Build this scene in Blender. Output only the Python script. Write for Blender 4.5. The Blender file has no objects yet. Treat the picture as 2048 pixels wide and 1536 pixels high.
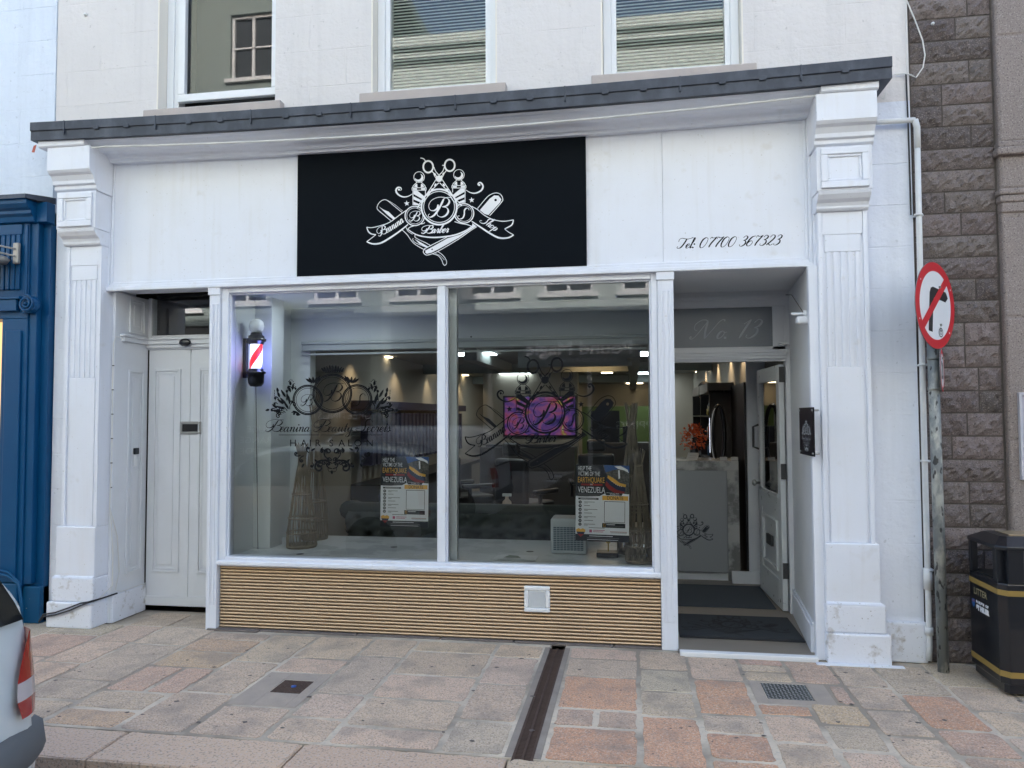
import bpy, bmesh, math, random
from mathutils import Vector, Matrix
from mathutils.geometry import tessellate_polygon
rnd = random.Random(7)
S = bpy.context.scene
COL = S.collection
R = math.radians
# ---------------------------------------------------------------- camera, sky, sun, exposure
W_, H_ = 2048, 1536
FOC = 1479.0
YAW, PIT, ROL = R(9.22), R(2.466), R(-.262)
CAM = Vector((0, -5.5, 1.675))
_r = Vector((math.cos(YAW), math.sin(YAW), 0))
_f = Vector((-math.sin(YAW)*math.cos(PIT), math.cos(YAW)*math.cos(PIT), math.sin(PIT)))
_u = _r.cross(_f)
CR = math.cos(ROL)*_r + math.sin(ROL)*_u
CU = -math.sin(ROL)*_r + math.cos(ROL)*_u
cd = bpy.data.cameras.new('camera'); co = bpy.data.objects.new('camera', cd); COL.objects.link(co)
cd.sensor_width = 36; cd.lens = FOC/W_*36; cd.clip_start = .05; cd.clip_end = 500
M = Matrix((CR, CU, -_f)).transposed().to_4x4(); M.translation = CAM
co.matrix_world = M; S.camera = co
S.render.resolution_x = 1024; S.render.resolution_y = 768
SUN_EL, SUN_ROT = R(32), R(8)
w = bpy.data.worlds.new('World'); S.world = w; w.use_nodes = True
nt = w.node_tree; bg = nt.nodes['Background']
sky = nt.nodes.new('ShaderNodeTexSky'); sky.sky_type = 'NISHITA'; sky.sun_disc = False
sky.sun_elevation = SUN_EL; sky.sun_rotation = SUN_ROT; sky.air_density = 1.0; sky.dust_density = 4.5; sky.ozone_density = 1.2
nt.links.new(sky.outputs[0], bg.inputs[0]); bg.inputs[1].default_value = .15
sl = bpy.data.lights.new('sun', 'SUN'); sl.energy = 3.4; sl.angle = R(.5); sl.color = (1, .96, .91)
so = bpy.data.objects.new('sun', sl); COL.objects.link(so)
sd = Vector((math.sin(SUN_ROT)*math.cos(SUN_EL), math.cos(SUN_ROT)*math.cos(SUN_EL), math.sin(SUN_EL)))
so.rotation_euler = sd.to_track_quat('Z', 'Y').to_euler(); so.location = (0, 20, 30)
S.view_settings.view_transform = 'Standard'; S.view_settings.look = 'None'
S.view_settings.gamma = 1; S.view_settings.exposure = 2.27
S.cycles.max_bounces = 9; S.cycles.transparent_max_bounces = 16; S.cycles.diffuse_bounces = 4
S.cycles.glossy_bounces = 4; S.cycles.sample_clamp_indirect = 4; S.cycles.caustics_reflective = False; S.cycles.caustics_refractive = False
S.cycles.use_denoising = True

def P(px, py, axis, val):
    d = _f + (px-W_/2)/FOC*CR - (py-H_/2)/FOC*CU
    t = (val-CAM[axis])/d[axis]
    return CAM + t*d
def F(px, py, y=0.): return P(px, py, 1, y)
def G(px, py, z=0.): return P(px, py, 2, z)

# ---------------------------------------------------------------- materials
MATS = {}
def mat(name, col=(.5, .5, .5), rough=.5, metal=0., bump=0., bscale=30., var=0., vscale=3., col2=None, vthr=None,
        emit=None, estr=0., spec=.5, aniso_scale=None, coat=0., speck=None, colattr=False, detail=6., streak=None):
    if name in MATS: return MATS[name]
    m = bpy.data.materials.new(name); m.use_nodes = True
    t = m.node_tree; N = t.nodes; L = t.links; b = N['Principled BSDF']
    b.inputs['Base Color'].default_value = (*col, 1); b.inputs['Roughness'].default_value = rough
    b.inputs['Metallic'].default_value = metal; b.inputs['Specular IOR Level'].default_value = spec
    b.inputs['Coat Weight'].default_value = coat
    tc = N.new('ShaderNodeTexCoord'); mp = N.new('ShaderNodeMapping'); L.new(tc.outputs['Object'], mp.inputs[0])
    if aniso_scale: mp.inputs['Scale'].default_value = aniso_scale
    cur = None
    if colattr:
        ca = N.new('ShaderNodeVertexColor'); ca.layer_name = 'Col'; cur = ca.outputs[0]
    def mixc(fac, a, bcol, mode='MIX'):
        mx = N.new('ShaderNodeMix'); mx.data_type = 'RGBA'; mx.blend_type = mode
        if isinstance(fac, float): mx.inputs[0].default_value = fac
        else: L.new(fac, mx.inputs[0])
        if a is None: mx.inputs[6].default_value = (*col, 1)
        else: L.new(a, mx.inputs[6])
        if isinstance(bcol, tuple): mx.inputs[7].default_value = (*bcol, 1)
        else: L.new(bcol, mx.inputs[7])
        return mx.outputs[2]
    def noise(sc, det=detail, ro=.6):
        n = N.new('ShaderNodeTexNoise'); n.inputs['Scale'].default_value = sc; n.inputs['Detail'].default_value = det
        n.inputs['Roughness'].default_value = ro; L.new(mp.outputs[0], n.inputs['Vector']); return n
    def ramp(src, lo, hi):
        r = N.new('ShaderNodeMapRange'); r.inputs[1].default_value = lo; r.inputs[2].default_value = hi
        L.new(src, r.inputs[0]); return r.outputs[0]
    if var:
        n = noise(vscale)
        lo, hi = vthr if vthr else (.3, .75)
        f = ramp(n.outputs[0], lo, hi)
        mm = N.new('ShaderNodeMath'); mm.operation = 'MULTIPLY'; mm.inputs[1].default_value = var; L.new(f, mm.inputs[0])
        cur = mixc(mm.outputs[0], cur, col2 if col2 else tuple(c*.5 for c in col))
    if speck:   # list of (scale, lo, hi, amount, colour)
        for sc, lo, hi, am, c2 in speck:
            n = noise(sc, 2., .5); f = ramp(n.outputs[0], lo, hi)
            mm = N.new('ShaderNodeMath'); mm.operation = 'MULTIPLY'; mm.inputs[1].default_value = am; L.new(f, mm.inputs[0])
            cur = mixc(mm.outputs[0], cur, c2)
    if streak:   # run-off streaks and brush marks, drawn out vertically
        for am, c2, sx, lo in streak:
            m2 = N.new('ShaderNodeMapping'); m2.inputs['Scale'].default_value = (sx, sx, sx*.06); L.new(tc.outputs['Object'], m2.inputs[0])
            n = N.new('ShaderNodeTexNoise'); n.inputs['Scale'].default_value = 1; n.inputs['Detail'].default_value = 5; L.new(m2.outputs[0], n.inputs['Vector'])
            f = ramp(n.outputs[0], lo, lo+.16); mm = N.new('ShaderNodeMath'); mm.operation = 'MULTIPLY'; mm.inputs[1].default_value = am; L.new(f, mm.inputs[0])
            cur = mixc(mm.outputs[0], cur, c2)
    if cur: L.new(cur, b.inputs['Base Color'])
    if bump:
        n = noise(bscale); bn = N.new('ShaderNodeBump'); bn.inputs['Strength'].default_value = bump
        bn.inputs['Distance'].default_value = .01; L.new(n.outputs[0], bn.inputs['Height']); L.new(bn.outputs[0], b.inputs['Normal'])
    if emit:
        b.inputs['Emission Color'].default_value = (*emit, 1); b.inputs['Emission Strength'].default_value = estr
    MATS[name] = m; return m

def glass_mat(name, ior=1.5, boost=1.8, tint=(1, 1, 1), rough=0.):
    m = bpy.data.materials.new(name); m.use_nodes = True; t = m.node_tree; N = t.nodes; L = t.links
    N.remove(N['Principled BSDF']); out = N['Material Output']
    tr = N.new('ShaderNodeBsdfTransparent'); tr.inputs[0].default_value = (*tint, 1)
    gl = N.new('ShaderNodeBsdfGlossy'); gl.inputs['Roughness'].default_value = rough
    fr = N.new('ShaderNodeFresnel'); fr.inputs[0].default_value = ior
    mm = N.new('ShaderNodeMath'); mm.operation = 'MULTIPLY'; mm.inputs[1].default_value = boost; mm.use_clamp = True
    L.new(fr.outputs[0], mm.inputs[0])
    mx = N.new('ShaderNodeMixShader'); L.new(mm.outputs[0], mx.inputs[0]); L.new(tr.outputs[0], mx.inputs[1]); L.new(gl.outputs[0], mx.inputs[2])
    L.new(mx.outputs[0], out.inputs[0]); MATS[name] = m; return m

WHITE = mat('white_gloss_paint', (.76, .785, .85), .38, bump=.10, bscale=14, var=.30, vscale=2.2, col2=(.66, .655, .63), vthr=(.5, .8),
            speck=[(55, .70, .78, .5, (.42, .40, .36)), (9, .66, .8, .3, (.56, .53, .48))], streak=[(.14, (.58, .56, .52), 22, .56), (.16, (.62, .60, .57), 7, .55)])
WHITE2 = mat('white_door_paint', (.71, .73, .765), .42, bump=.08, bscale=18, var=.35, vscale=3., col2=(.58, .585, .58), vthr=(.45, .8))
WHITEW = mat('worn_white_base_paint', (.75, .775, .84), .5, bump=.35, bscale=22, var=.8, vscale=9, col2=(.36, .33, .29), vthr=(.58, .72),
             speck=[(60, .66, .72, .7, (.25, .22, .2))])
PLAIN = mat('white_plastic', (.78, .79, .8), .35)
REVEAL = mat('cream_reveal_paint', (.82, .77, .68), .6, bump=.1, bscale=30)
SILL = mat('stone_sill_paint', (.50, .44, .41), .75, bump=.3, bscale=40, var=.4, vscale=6, col2=(.36, .31, .28))
LEAD = mat('lead_sheet', (.030, .038, .056), .48, metal=.25, bump=.25, bscale=9, var=.75, vscale=5, col2=(.095, .11, .14), vthr=(.45, .8), aniso_scale=(1.5, 1, 1))
CREAMW = None
BLACKS = mat('black_sign_panel', (.003, .005, .008), .6, var=.15, vscale=2, col2=(.006, .010, .016), spec=.06)
VWHITE = mat('white_sign_vinyl', (.80, .81, .83), .45)
VBLACK = mat('black_vinyl', (.006, .007, .009), .6, spec=.08)
VGREY = mat('etched_silver_vinyl', (.46, .48, .50), .5)
GOLD = mat('gold_anodised_rib', (.62, .455, .30), .30, metal=.65, var=.2, vscale=.8, col2=(.42, .31, .16))
GOLDB = mat('gold_groove_shade', (.05, .03, .012), .5, metal=.3)  # darkened so the colour carries the shade between the ribs
BLUE = mat('deep_blue_gloss_paint', (.002, .060, .165), .4, bump=.10, bscale=12, var=.35, vscale=4, col2=(.004, .085, .20), spec=.3)
BLACKP = mat('black_satin_paint', (.008, .009, .012), .28, bump=.03, bscale=30, coat=.4)
GOLDP = mat('gold_band_paint', (.33, .22, .06), .45, metal=.2)
STEEL = mat('brushed_steel', (.42, .42, .41), .35, metal=.9)
DARKST = mat('dark_hinge_steel', (.09, .09, .09), .5, metal=.6)
GALV = mat('weathered_galvanised_steel', (.19, .205, .205), .55, metal=.35, bump=.3, bscale=22, var=.95, vscale=7, col2=(.42, .42, .38), vthr=(.50, .60),
           speck=[(26, .60, .64, .9, (.03, .03, .03))], aniso_scale=(1, 1, .45))
RUSTB = mat('cast_iron_brown', (.075, .050, .040), .8, spec=.15, bump=.3, bscale=60, var=.5, vscale=12, col2=(.12, .085, .07))
IRON = mat('cast_iron_grey', (.05, .055, .055), .5, metal=.5, bump=.2, bscale=50, var=.5, vscale=8, col2=(.12, .12, .11))
RUBBER = mat('black_rubber', (.012, .012, .012), .7)
CABLEW = mat('white_cable_sheath', (.66, .65, .62), .5)
CABLEB = mat('black_cable_sheath', (.01, .01, .012), .45)
PIPEW = mat('white_pipe_paint', (.66, .67, .67), .4, bump=.15, bscale=20, var=.5, vscale=5, col2=(.42, .42, .38), vthr=(.5, .8))
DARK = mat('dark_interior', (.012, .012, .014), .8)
MORT = mat('lime_mortar', (.64, .55, .44), .9, bump=.5, bscale=60, var=.85, vscale=1.1, col2=(.26, .215, .17), vthr=(.42, .56), speck=[(40, .55, .7, .4, (.3, .3, .28))])
STONE = mat('paving_stone', (.3, .26, .24), .8, bump=.35, bscale=130, colattr=True,
            speck=[(115, .52, .62, .5, (.72, .62, .52)), (95, .54, .62, .55, (.19, .15, .13)), (17, .5, .7, .3, (.30, .25, .22)),
                   (4, .48, .68, .50, (.27, .225, .19)), (30, .60, .72, .35, (.16, .14, .12)), (13, .74, .77, .8, (.07, .065, .065))])
ASPH = mat('worn_pale_asphalt', (.15, .145, .14), .85, bump=.5, bscale=120, var=.4, vscale=3, col2=(.08, .08, .08), speck=[(200, .6, .7, .5, (.16, .16, .16))])
GRAN = mat('rock_faced_granite', (.155, .125, .115), .85, bump=.9, bscale=90, colattr=True,
           speck=[(120, .57, .66, .6, (.33, .28, .26)), (100, .58, .68, .7, (.035, .03, .03))])
GRAN2 = mat('dressed_granite', (.27, .225, .205), .8, bump=.35, bscale=110, var=.4, vscale=4, col2=(.19, .16, .145),
            speck=[(130, .58, .66, .6, (.45, .40, .37)), (100, .58, .66, .7, (.055, .045, .045))])
GMORT = mat('granite_wall_mortar', (.10, .085, .075), .95, bump=.5, bscale=70)
def render_mat(name, col, groove=.75, seed=0.):
    m = mat(name, col, .75, var=.30, vscale=1.6, col2=tuple(c*.86 for c in col), vthr=(.4, .7), speck=[(30, .7, .76, .5, tuple(c*.6 for c in col))], streak=[(.22, tuple(c*.72 for c in col), 9, .55), (.12, tuple(c*.8 for c in col), 25, .55)])
    t = m.node_tree; N = t.nodes; L = t.links; b = N['Principled BSDF']
    tc = N.new('ShaderNodeTexCoord'); sp = N.new('ShaderNodeSeparateXYZ'); cb = N.new('ShaderNodeCombineXYZ')
    L.new(tc.outputs['Object'], sp.inputs[0]); L.new(sp.outputs[0], cb.inputs[0]); L.new(sp.outputs[2], cb.inputs[1])
    br = N.new('ShaderNodeTexBrick'); br.inputs['Scale'].default_value = 1; br.inputs['Brick Width'].default_value = .62
    br.inputs['Row Height'].default_value = .292; br.inputs['Mortar Size'].default_value = .0055; br.inputs['Mortar Smooth'].default_value = .4
    mp = N.new('ShaderNodeMapping'); mp.inputs['Location'].default_value = (.13+seed, .085, 0); L.new(cb.outputs[0], mp.inputs[0]); L.new(mp.outputs[0], br.inputs[0])
    n1 = N.new('ShaderNodeTexNoise'); n1.inputs['Scale'].default_value = 1.7; L.new(tc.outputs['Object'], n1.inputs[0])
    r1 = N.new('ShaderNodeMapRange'); r1.inputs[1].default_value = .42; r1.inputs[2].default_value = .6; L.new(n1.outputs[0], r1.inputs[0])
    mu = N.new('ShaderNodeMath'); mu.operation = 'MULTIPLY'; L.new(br.outputs['Fac'], mu.inputs[0]); L.new(r1.outputs[0], mu.inputs[1])
    b1 = N.new('ShaderNodeBump'); b1.inputs['Strength'].default_value = groove; b1.inputs['Distance'].default_value = .006; b1.invert = True; L.new(mu.outputs[0], b1.inputs['Height'])
    n2 = N.new('ShaderNodeTexNoise'); n2.inputs['Scale'].default_value = 11; n2.inputs['Detail'].default_value = 8; n2.inputs['Roughness'].default_value = .62; L.new(tc.outputs['Object'], n2.inputs[0])
    b2 = N.new('ShaderNodeBump'); b2.inputs['Strength'].default_value = .55; b2.inputs['Distance'].default_value = .02; L.new(n2.outputs[0], b2.inputs['Height'])
    L.new(b1.outputs[0], b2.inputs['Normal']); L.new(b2.outputs[0], b.inputs['Normal']); return m
CREAMW = render_mat('cream_painted_render', (.71, .675, .655))
WHITER = render_mat('white_painted_render', (.74, .77, .84), seed=.2)
NEIGHR = render_mat('cool_white_painted_render', (.70, .76, .85), seed=.4)
GLASS = glass_mat('window_glass', 1.5, 2.0, (.93, .97, .965))
GLASSU = glass_mat('upper_window_glass', 1.55, 1.7, (.93, .99, 1.0))
CLEAR = glass_mat('clear_glass', 1.45, 1.5)

# ---------------------------------------------------------------- mesh builder
class MB:
    def __init__(s): s.v = []; s.f = []; s.m = []; s.sm = []; s.c = []; s.cur = 0; s.col = (1, 1, 1); s.smooth = False; s.k = 0
    def add(s, vs, fs):
        o = len(s.v); s.v += [tuple(v) for v in vs]
        for f in fs: s.f.append(tuple(o+i for i in f)); s.m.append(s.cur); s.sm.append(s.smooth); s.c.append(s.col)
        return s
    def box(s, x0, x1, y0, y1, z0, z1):
        if x0 > x1: x0, x1 = x1, x0
        if y0 > y1: y0, y1 = y1, y0
        if z0 > z1: z0, z1 = z1, z0
        return s.add([(x0,y0,z0),(x1,y0,z0),(x1,y1,z0),(x0,y1,z0),(x0,y0,z1),(x1,y0,z1),(x1,y1,z1),(x0,y1,z1)],
                     [(0,3,2,1),(4,5,6,7),(0,1,5,4),(1,2,6,5),(2,3,7,6),(3,0,4,7)])
    def prism(s, poly, a, b, axis='x', fn=None):
        """poly in the plane across axis, extruded a..b"""
        n = len(poly); vs = []
        for t in (a, b):
            for (p, q) in poly:
                vs.append({'x': (t, p, q), 'y': (p, t, q), 'z': (p, q, t)}[axis])
        fs = [(i, (i+1) % n, n+(i+1) % n, n+i) for i in range(n)]
        fs += [tuple(range(n-1, -1, -1)), tuple(range(n, 2*n))]
        return s.add(vs, fs)
    def sweepx(s, prof, xs, fn):
        """profile [(y,z)] swept along x stations with z offset fn(x); open profile, capped"""
        n = len(prof); vs = []
        for x in xs:
            for (y, z) in prof: vs.append((x, y, z+fn(x)))
        fs = []
        for k in range(len(xs)-1):
            for i in range(n):
                j = (i+1) % n
                fs.append((k*n+i, k*n+j, (k+1)*n+j, (k+1)*n+i))
        fs += [tuple(range(n-1, -1, -1)), tuple((len(xs)-1)*n+i for i in range(n))]
        return s.add(vs, fs)
    def tube(s, pts, r, n=8, cap=True):
        pts = [Vector(p) for p in pts]; vs = []; rs = r if isinstance(r, (list, tuple)) else [r]*len(pts)
        pu = None
        for i, p in enumerate(pts):
            d = (pts[min(i+1, len(pts)-1)]-pts[max(i-1, 0)]).normalized()
            if pu is None: pu = Vector((0, 0, 1)) if abs(d.z) < .9 else Vector((1, 0, 0))
            a = d.cross(pu).normalized(); b = a.cross(d).normalized(); pu = b
            for k in range(n):
                t = 2*math.pi*k/n; vs.append(p + rs[i]*(math.cos(t)*a+math.sin(t)*b))
        fs = [(i*n+k, i*n+(k+1) % n, (i+1)*n+(k+1) % n, (i+1)*n+k) for i in range(len(pts)-1) for k in range(n)]
        if cap: fs += [tuple(range(n)), tuple((len(pts)-1)*n+k for k in range(n-1, -1, -1))]
        o = s.smooth; s.smooth = n > 6; s.add(vs, fs); s.smooth = o; return s
    def lathe(s, prof, c=(0, 0, 0), n=24, ax=None):
        """prof [(r,h)] about +z at c (or direction ax)"""
        q = Vector(ax).to_track_quat('Z', 'Y') if ax else None; vs = []
        for r_, h in prof:
            for k in range(n):
                t = 2*math.pi*k/n; v = Vector((r_*math.cos(t), r_*math.sin(t), h))
                if q: v = q @ v
                vs.append(v+Vector(c))
        fs = [(i*n+k, i*n+(k+1) % n, (i+1)*n+(k+1) % n, (i+1)*n+k) for i in range(len(prof)-1) for k in range(n)]
        if prof[0][0] > 1e-5: fs.append(tuple(range(n-1, -1, -1)))
        if prof[-1][0] > 1e-5: fs.append(tuple((len(prof)-1)*n+k for k in range(n)))
        o = s.smooth; s.smooth = True; s.add(vs, fs); s.smooth = o; return s
    def frame(s, x0, x1, z0, z1, w, y0, y1):   # picture frame of four butted bars
        s.box(x0, x1, y0, y1, z0, z0+w); s.box(x0, x1, y0, y1, z1-w, z1)
        s.box(x0, x0+w, y0, y1, z0+w, z1-w); s.box(x1-w, x1, y0, y1, z0+w, z1-w); return s
    def xf(s, fn, start=0): 
        for i in range(start, len(s.v)): s.v[i] = tuple(fn(Vector(s.v[i])))
        return s
ORG = {}
def tag(o, label=None, cat=None, group=None, kind=None):
    if label: o['label'] = label
    if cat: o['category'] = cat
    if group: o['group'] = group
    if kind: o['kind'] = kind
    return o
def thing(name, loc, label, cat, group=None):
    o = bpy.data.objects.new(name, None); COL.objects.link(o); o.location = loc; o.empty_display_size = .2
    ORG[o.name] = Vector(loc); return tag(o, label, cat, group)
def part(mb, name, mats, parent=None, loc=None, bevel=0., label=None, cat=None, group=None, kind=None, seg=2):
    if not isinstance(mats, (list, tuple)): mats = [mats]
    me = bpy.data.meshes.new(name)
    org = ORG[parent.name] if parent else Vector(loc if loc else (0, 0, 0))
    me.from_pydata([tuple(Vector(v)-org) for v in mb.v], [], mb.f)
    for m in mats: me.materials.append(m)
    me.polygons.foreach_set('material_index', mb.m); me.polygons.foreach_set('use_smooth', mb.sm)
    if any(c != (1, 1, 1) for c in mb.c):
        ca = me.color_attributes.new('Col', 'FLOAT_COLOR', 'CORNER'); i = 0; dat = []
        for p, c in zip(me.polygons, mb.c): dat += [*c, 1.]*p.loop_total
        ca.data.foreach_set('color', dat)
    me.update()
    bm = bmesh.new(); bm.from_mesh(me); bmesh.ops.recalc_face_normals(bm, faces=bm.faces) if not getattr(mb, 'flat', False) else None; bm.to_mesh(me); bm.free()
    o = bpy.data.objects.new(name, me); COL.objects.link(o)
    if parent: o.parent = parent; ORG[o.name] = org
    else: o.location = org; ORG[o.name] = org
    if bevel:
        bv = o.modifiers.new('bevel', 'BEVEL'); bv.width = bevel; bv.segments = seg; bv.limit_method = 'ANGLE'; bv.angle_limit = R(40)
    return tag(o, label, cat, group, kind)
def copytree(o, parent=None):
    c = o.copy(); COL.objects.link(c); c.parent = parent
    for ch in o.children: copytree(ch, c)
    return c

# ---------------------------------------------------------------- flat ink: strokes, fills, lettering
def cr(pts, n=7, closed=False):
    P_ = [Vector((p[0], p[1])) for p in pts]; out = []
    m = len(P_)
    if m < 3 and not closed: return [P_[0].lerp(P_[-1], i/n) for i in range(n+1)]
    for i in range(m if closed else m-1):
        g = (lambda k: P_[k % m]) if closed else (lambda k: P_[max(0, min(m-1, k))])
        p0, p1, p2, p3 = g(i-1), g(i), g(i+1), g(i+2)
        for k in range(n):
            t = k/n; t2 = t*t; t3 = t2*t
            out.append(.5*((2*p1)+(-p0+p2)*t+(2*p0-5*p1+4*p2-p3)*t2+(-p0+3*p1-3*p2+p3)*t3))
    if not closed: out.append(P_[-1])
    return out
def inpoly(p, poly):
    c = False; j = len(poly)-1
    for i in range(len(poly)):
        a, b = poly[i], poly[j]
        if (a[1] > p[1]) != (b[1] > p[1]) and p[0] < (b[0]-a[0])*(p[1]-a[1])/(b[1]-a[1])+a[0]: c = not c
        j = i
    return c
class Ink(MB):
    """2D ink; mp(u,v,h) -> 3D point, h = height above the sheet; every stroke sits a hair higher than the last"""
    def __init__(s, mp): MB.__init__(s); s.mp = mp; s.h = .0004; s.occ = []; s.flat = True
    def lift(s): s.h += .000012
    def quadstrip(s, L, Rr, clip):
        s.lift(); vs = [s.mp(p[0], p[1], s.h) for q in zip(L, Rr) for p in q]; fs = []
        for i in range(len(L)-1):
            mid = (Vector(L[i][:2])+Vector(Rr[i][:2])+Vector(L[i+1][:2])+Vector(Rr[i+1][:2]))/4
            if clip and any(inpoly(mid, o) for o in s.occ): continue
            fs.append((2*i, 2*i+1, 2*i+3, 2*i+2))
        s.add(vs, fs)
    def stroke(s, pts, w=1., n=7, closed=False, smooth=True, clip=True, taper=False, w2=None):
        c = cr(pts, n, closed) if smooth else [Vector(p) for p in pts]
        if closed: c.append(c[0])
        if not smooth and clip and s.occ:
            d = []
            for a, b in zip(c, c[1:]):
                k = 8; d += [a.lerp(b, i/k) for i in range(k)]
            c = d+[c[-1]]
        L, Q = [], []; m = len(c)
        for i, p in enumerate(c):
            if closed: d = c[(i+1) % (m-1)]-c[(i-1) % (m-1)]
            else: d = c[min(i+1, m-1)]-c[max(i-1, 0)]
            if d.length < 1e-9: d = Vector((1, 0))
            d.normalize(); nn = Vector((-d.y, d.x)); ww = w
            t = i/(m-1)
            if w2 is not None: ww = w+(w2-w)*math.sin(math.pi*t)
            if taper: ww = w*max(.12, math.sin(math.pi*min(1, .08+t*.92)))
            L.append(p+nn*ww/2); Q.append(p-nn*ww/2)
        s.quadstrip(L, Q, clip); return s
    def fill(s, poly, holes=(), smooth=False, n=5):
        loops = [[Vector((p[0], p[1], 0)) for p in (cr(q, n, True) if smooth else q)] for q in (poly, *holes)]
        flat = [v for l in loops for v in l]; s.lift()
        tr = tessellate_polygon(loops); s.add([s.mp(v.x, v.y, s.h) for v in flat], [tuple(t) for t in tr]); return s
    def disc(s, cx, cy, rx, ry=None, n=24):
        ry = ry or rx; return s.fill([(cx+rx*math.cos(2*math.pi*i/n), cy+ry*math.sin(2*math.pi*i/n)) for i in range(n)])
    def ring(s, cx, cy, r, w, ry=None, n=48, clip=True):
        ry = ry or r
        return s.stroke([(cx+r*math.cos(2*math.pi*i/n), cy+ry*math.sin(2*math.pi*i/n)) for i in range(n)], w, n=1, closed=True, clip=clip)
    def curl(s, x, y, ang, L, turn=1, w=1., turns=1.25, w0=None):
        """a stem that rolls up into a spiral"""
        pts = []; px, py, a = x, y, ang; N_ = 22
        for i in range(N_+1):
            t = i/N_; pts.append((px, py)); st = L/N_*(1-.62*t); px += st*math.cos(a); py += st*math.sin(a)
            a += turn*turns*2*math.pi/N_*(.25+1.35*t)
        s.stroke(pts, w, n=2, w2=w*1.9); s.disc(pts[-1][0], pts[-1][1], w*1.25, n=8); return s
    def leaf(s, x, y, ang, L, wd):
        c, d = math.cos(ang), math.sin(ang); q = []
        for u, v in ((0, 0), (.25, .5), (.6, .45), (1, 0), (.65, -.4), (.28, -.42)): q.append((x+(u*L)*c-(v*wd)*d, y+(u*L)*d+(v*wd)*c))
        return s.fill(q, smooth=True, n=2)

def text2d(txt, size=1., extrude_w=0., cx=1., align='LEFT', spacing=1.):
    cu = bpy.data.curves.new('t', 'FONT'); cu.body = txt; cu.size = size; cu.offset = extrude_w; cu.align_x = align
    cu.space_character = spacing; cu.resolution_u = 3; cu.fill_mode = 'FRONT'
    ob = bpy.data.objects.new('t', cu); COL.objects.link(ob); dg = bpy.context.evaluated_depsgraph_get(); dg.update()
    me = bpy.data.meshes.new_from_object(ob.evaluated_get(dg)); vs = [(v.co.x*cx, v.co.y) for v in me.vertices]; fs = [tuple(p.vertices) for p in me.polygons]
    bpy.data.objects.remove(ob); bpy.data.curves.remove(cu); bpy.data.meshes.remove(me); return vs, fs
def ink_text(s, txt, x, y, width=None, height=1., rot=0., ydown=True, extrude_w=0., spacing=1., center=False):
    """sans lettering; baseline starts at x,y; height = cap height; width = total advance (squeezed to fit)"""
    vs, fs = text2d(txt, height/.69, extrude_w, 1., 'LEFT', spacing)
    x0 = min(v[0] for v in vs); x1 = max(v[0] for v in vs); k = (width/(x1-x0)) if width else 1.
    sg = -1 if ydown else 1; c, d = math.cos(rot), math.sin(rot); s.lift(); out = []
    ww = (x1-x0)*k
    for (a, b) in vs:
        a = (a-x0)*k-(ww/2 if center else 0); b = b*sg; out.append(s.mp(x+a*c-b*d, y+a*d+b*c, s.h))
    s.add(out, fs); return s

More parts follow.
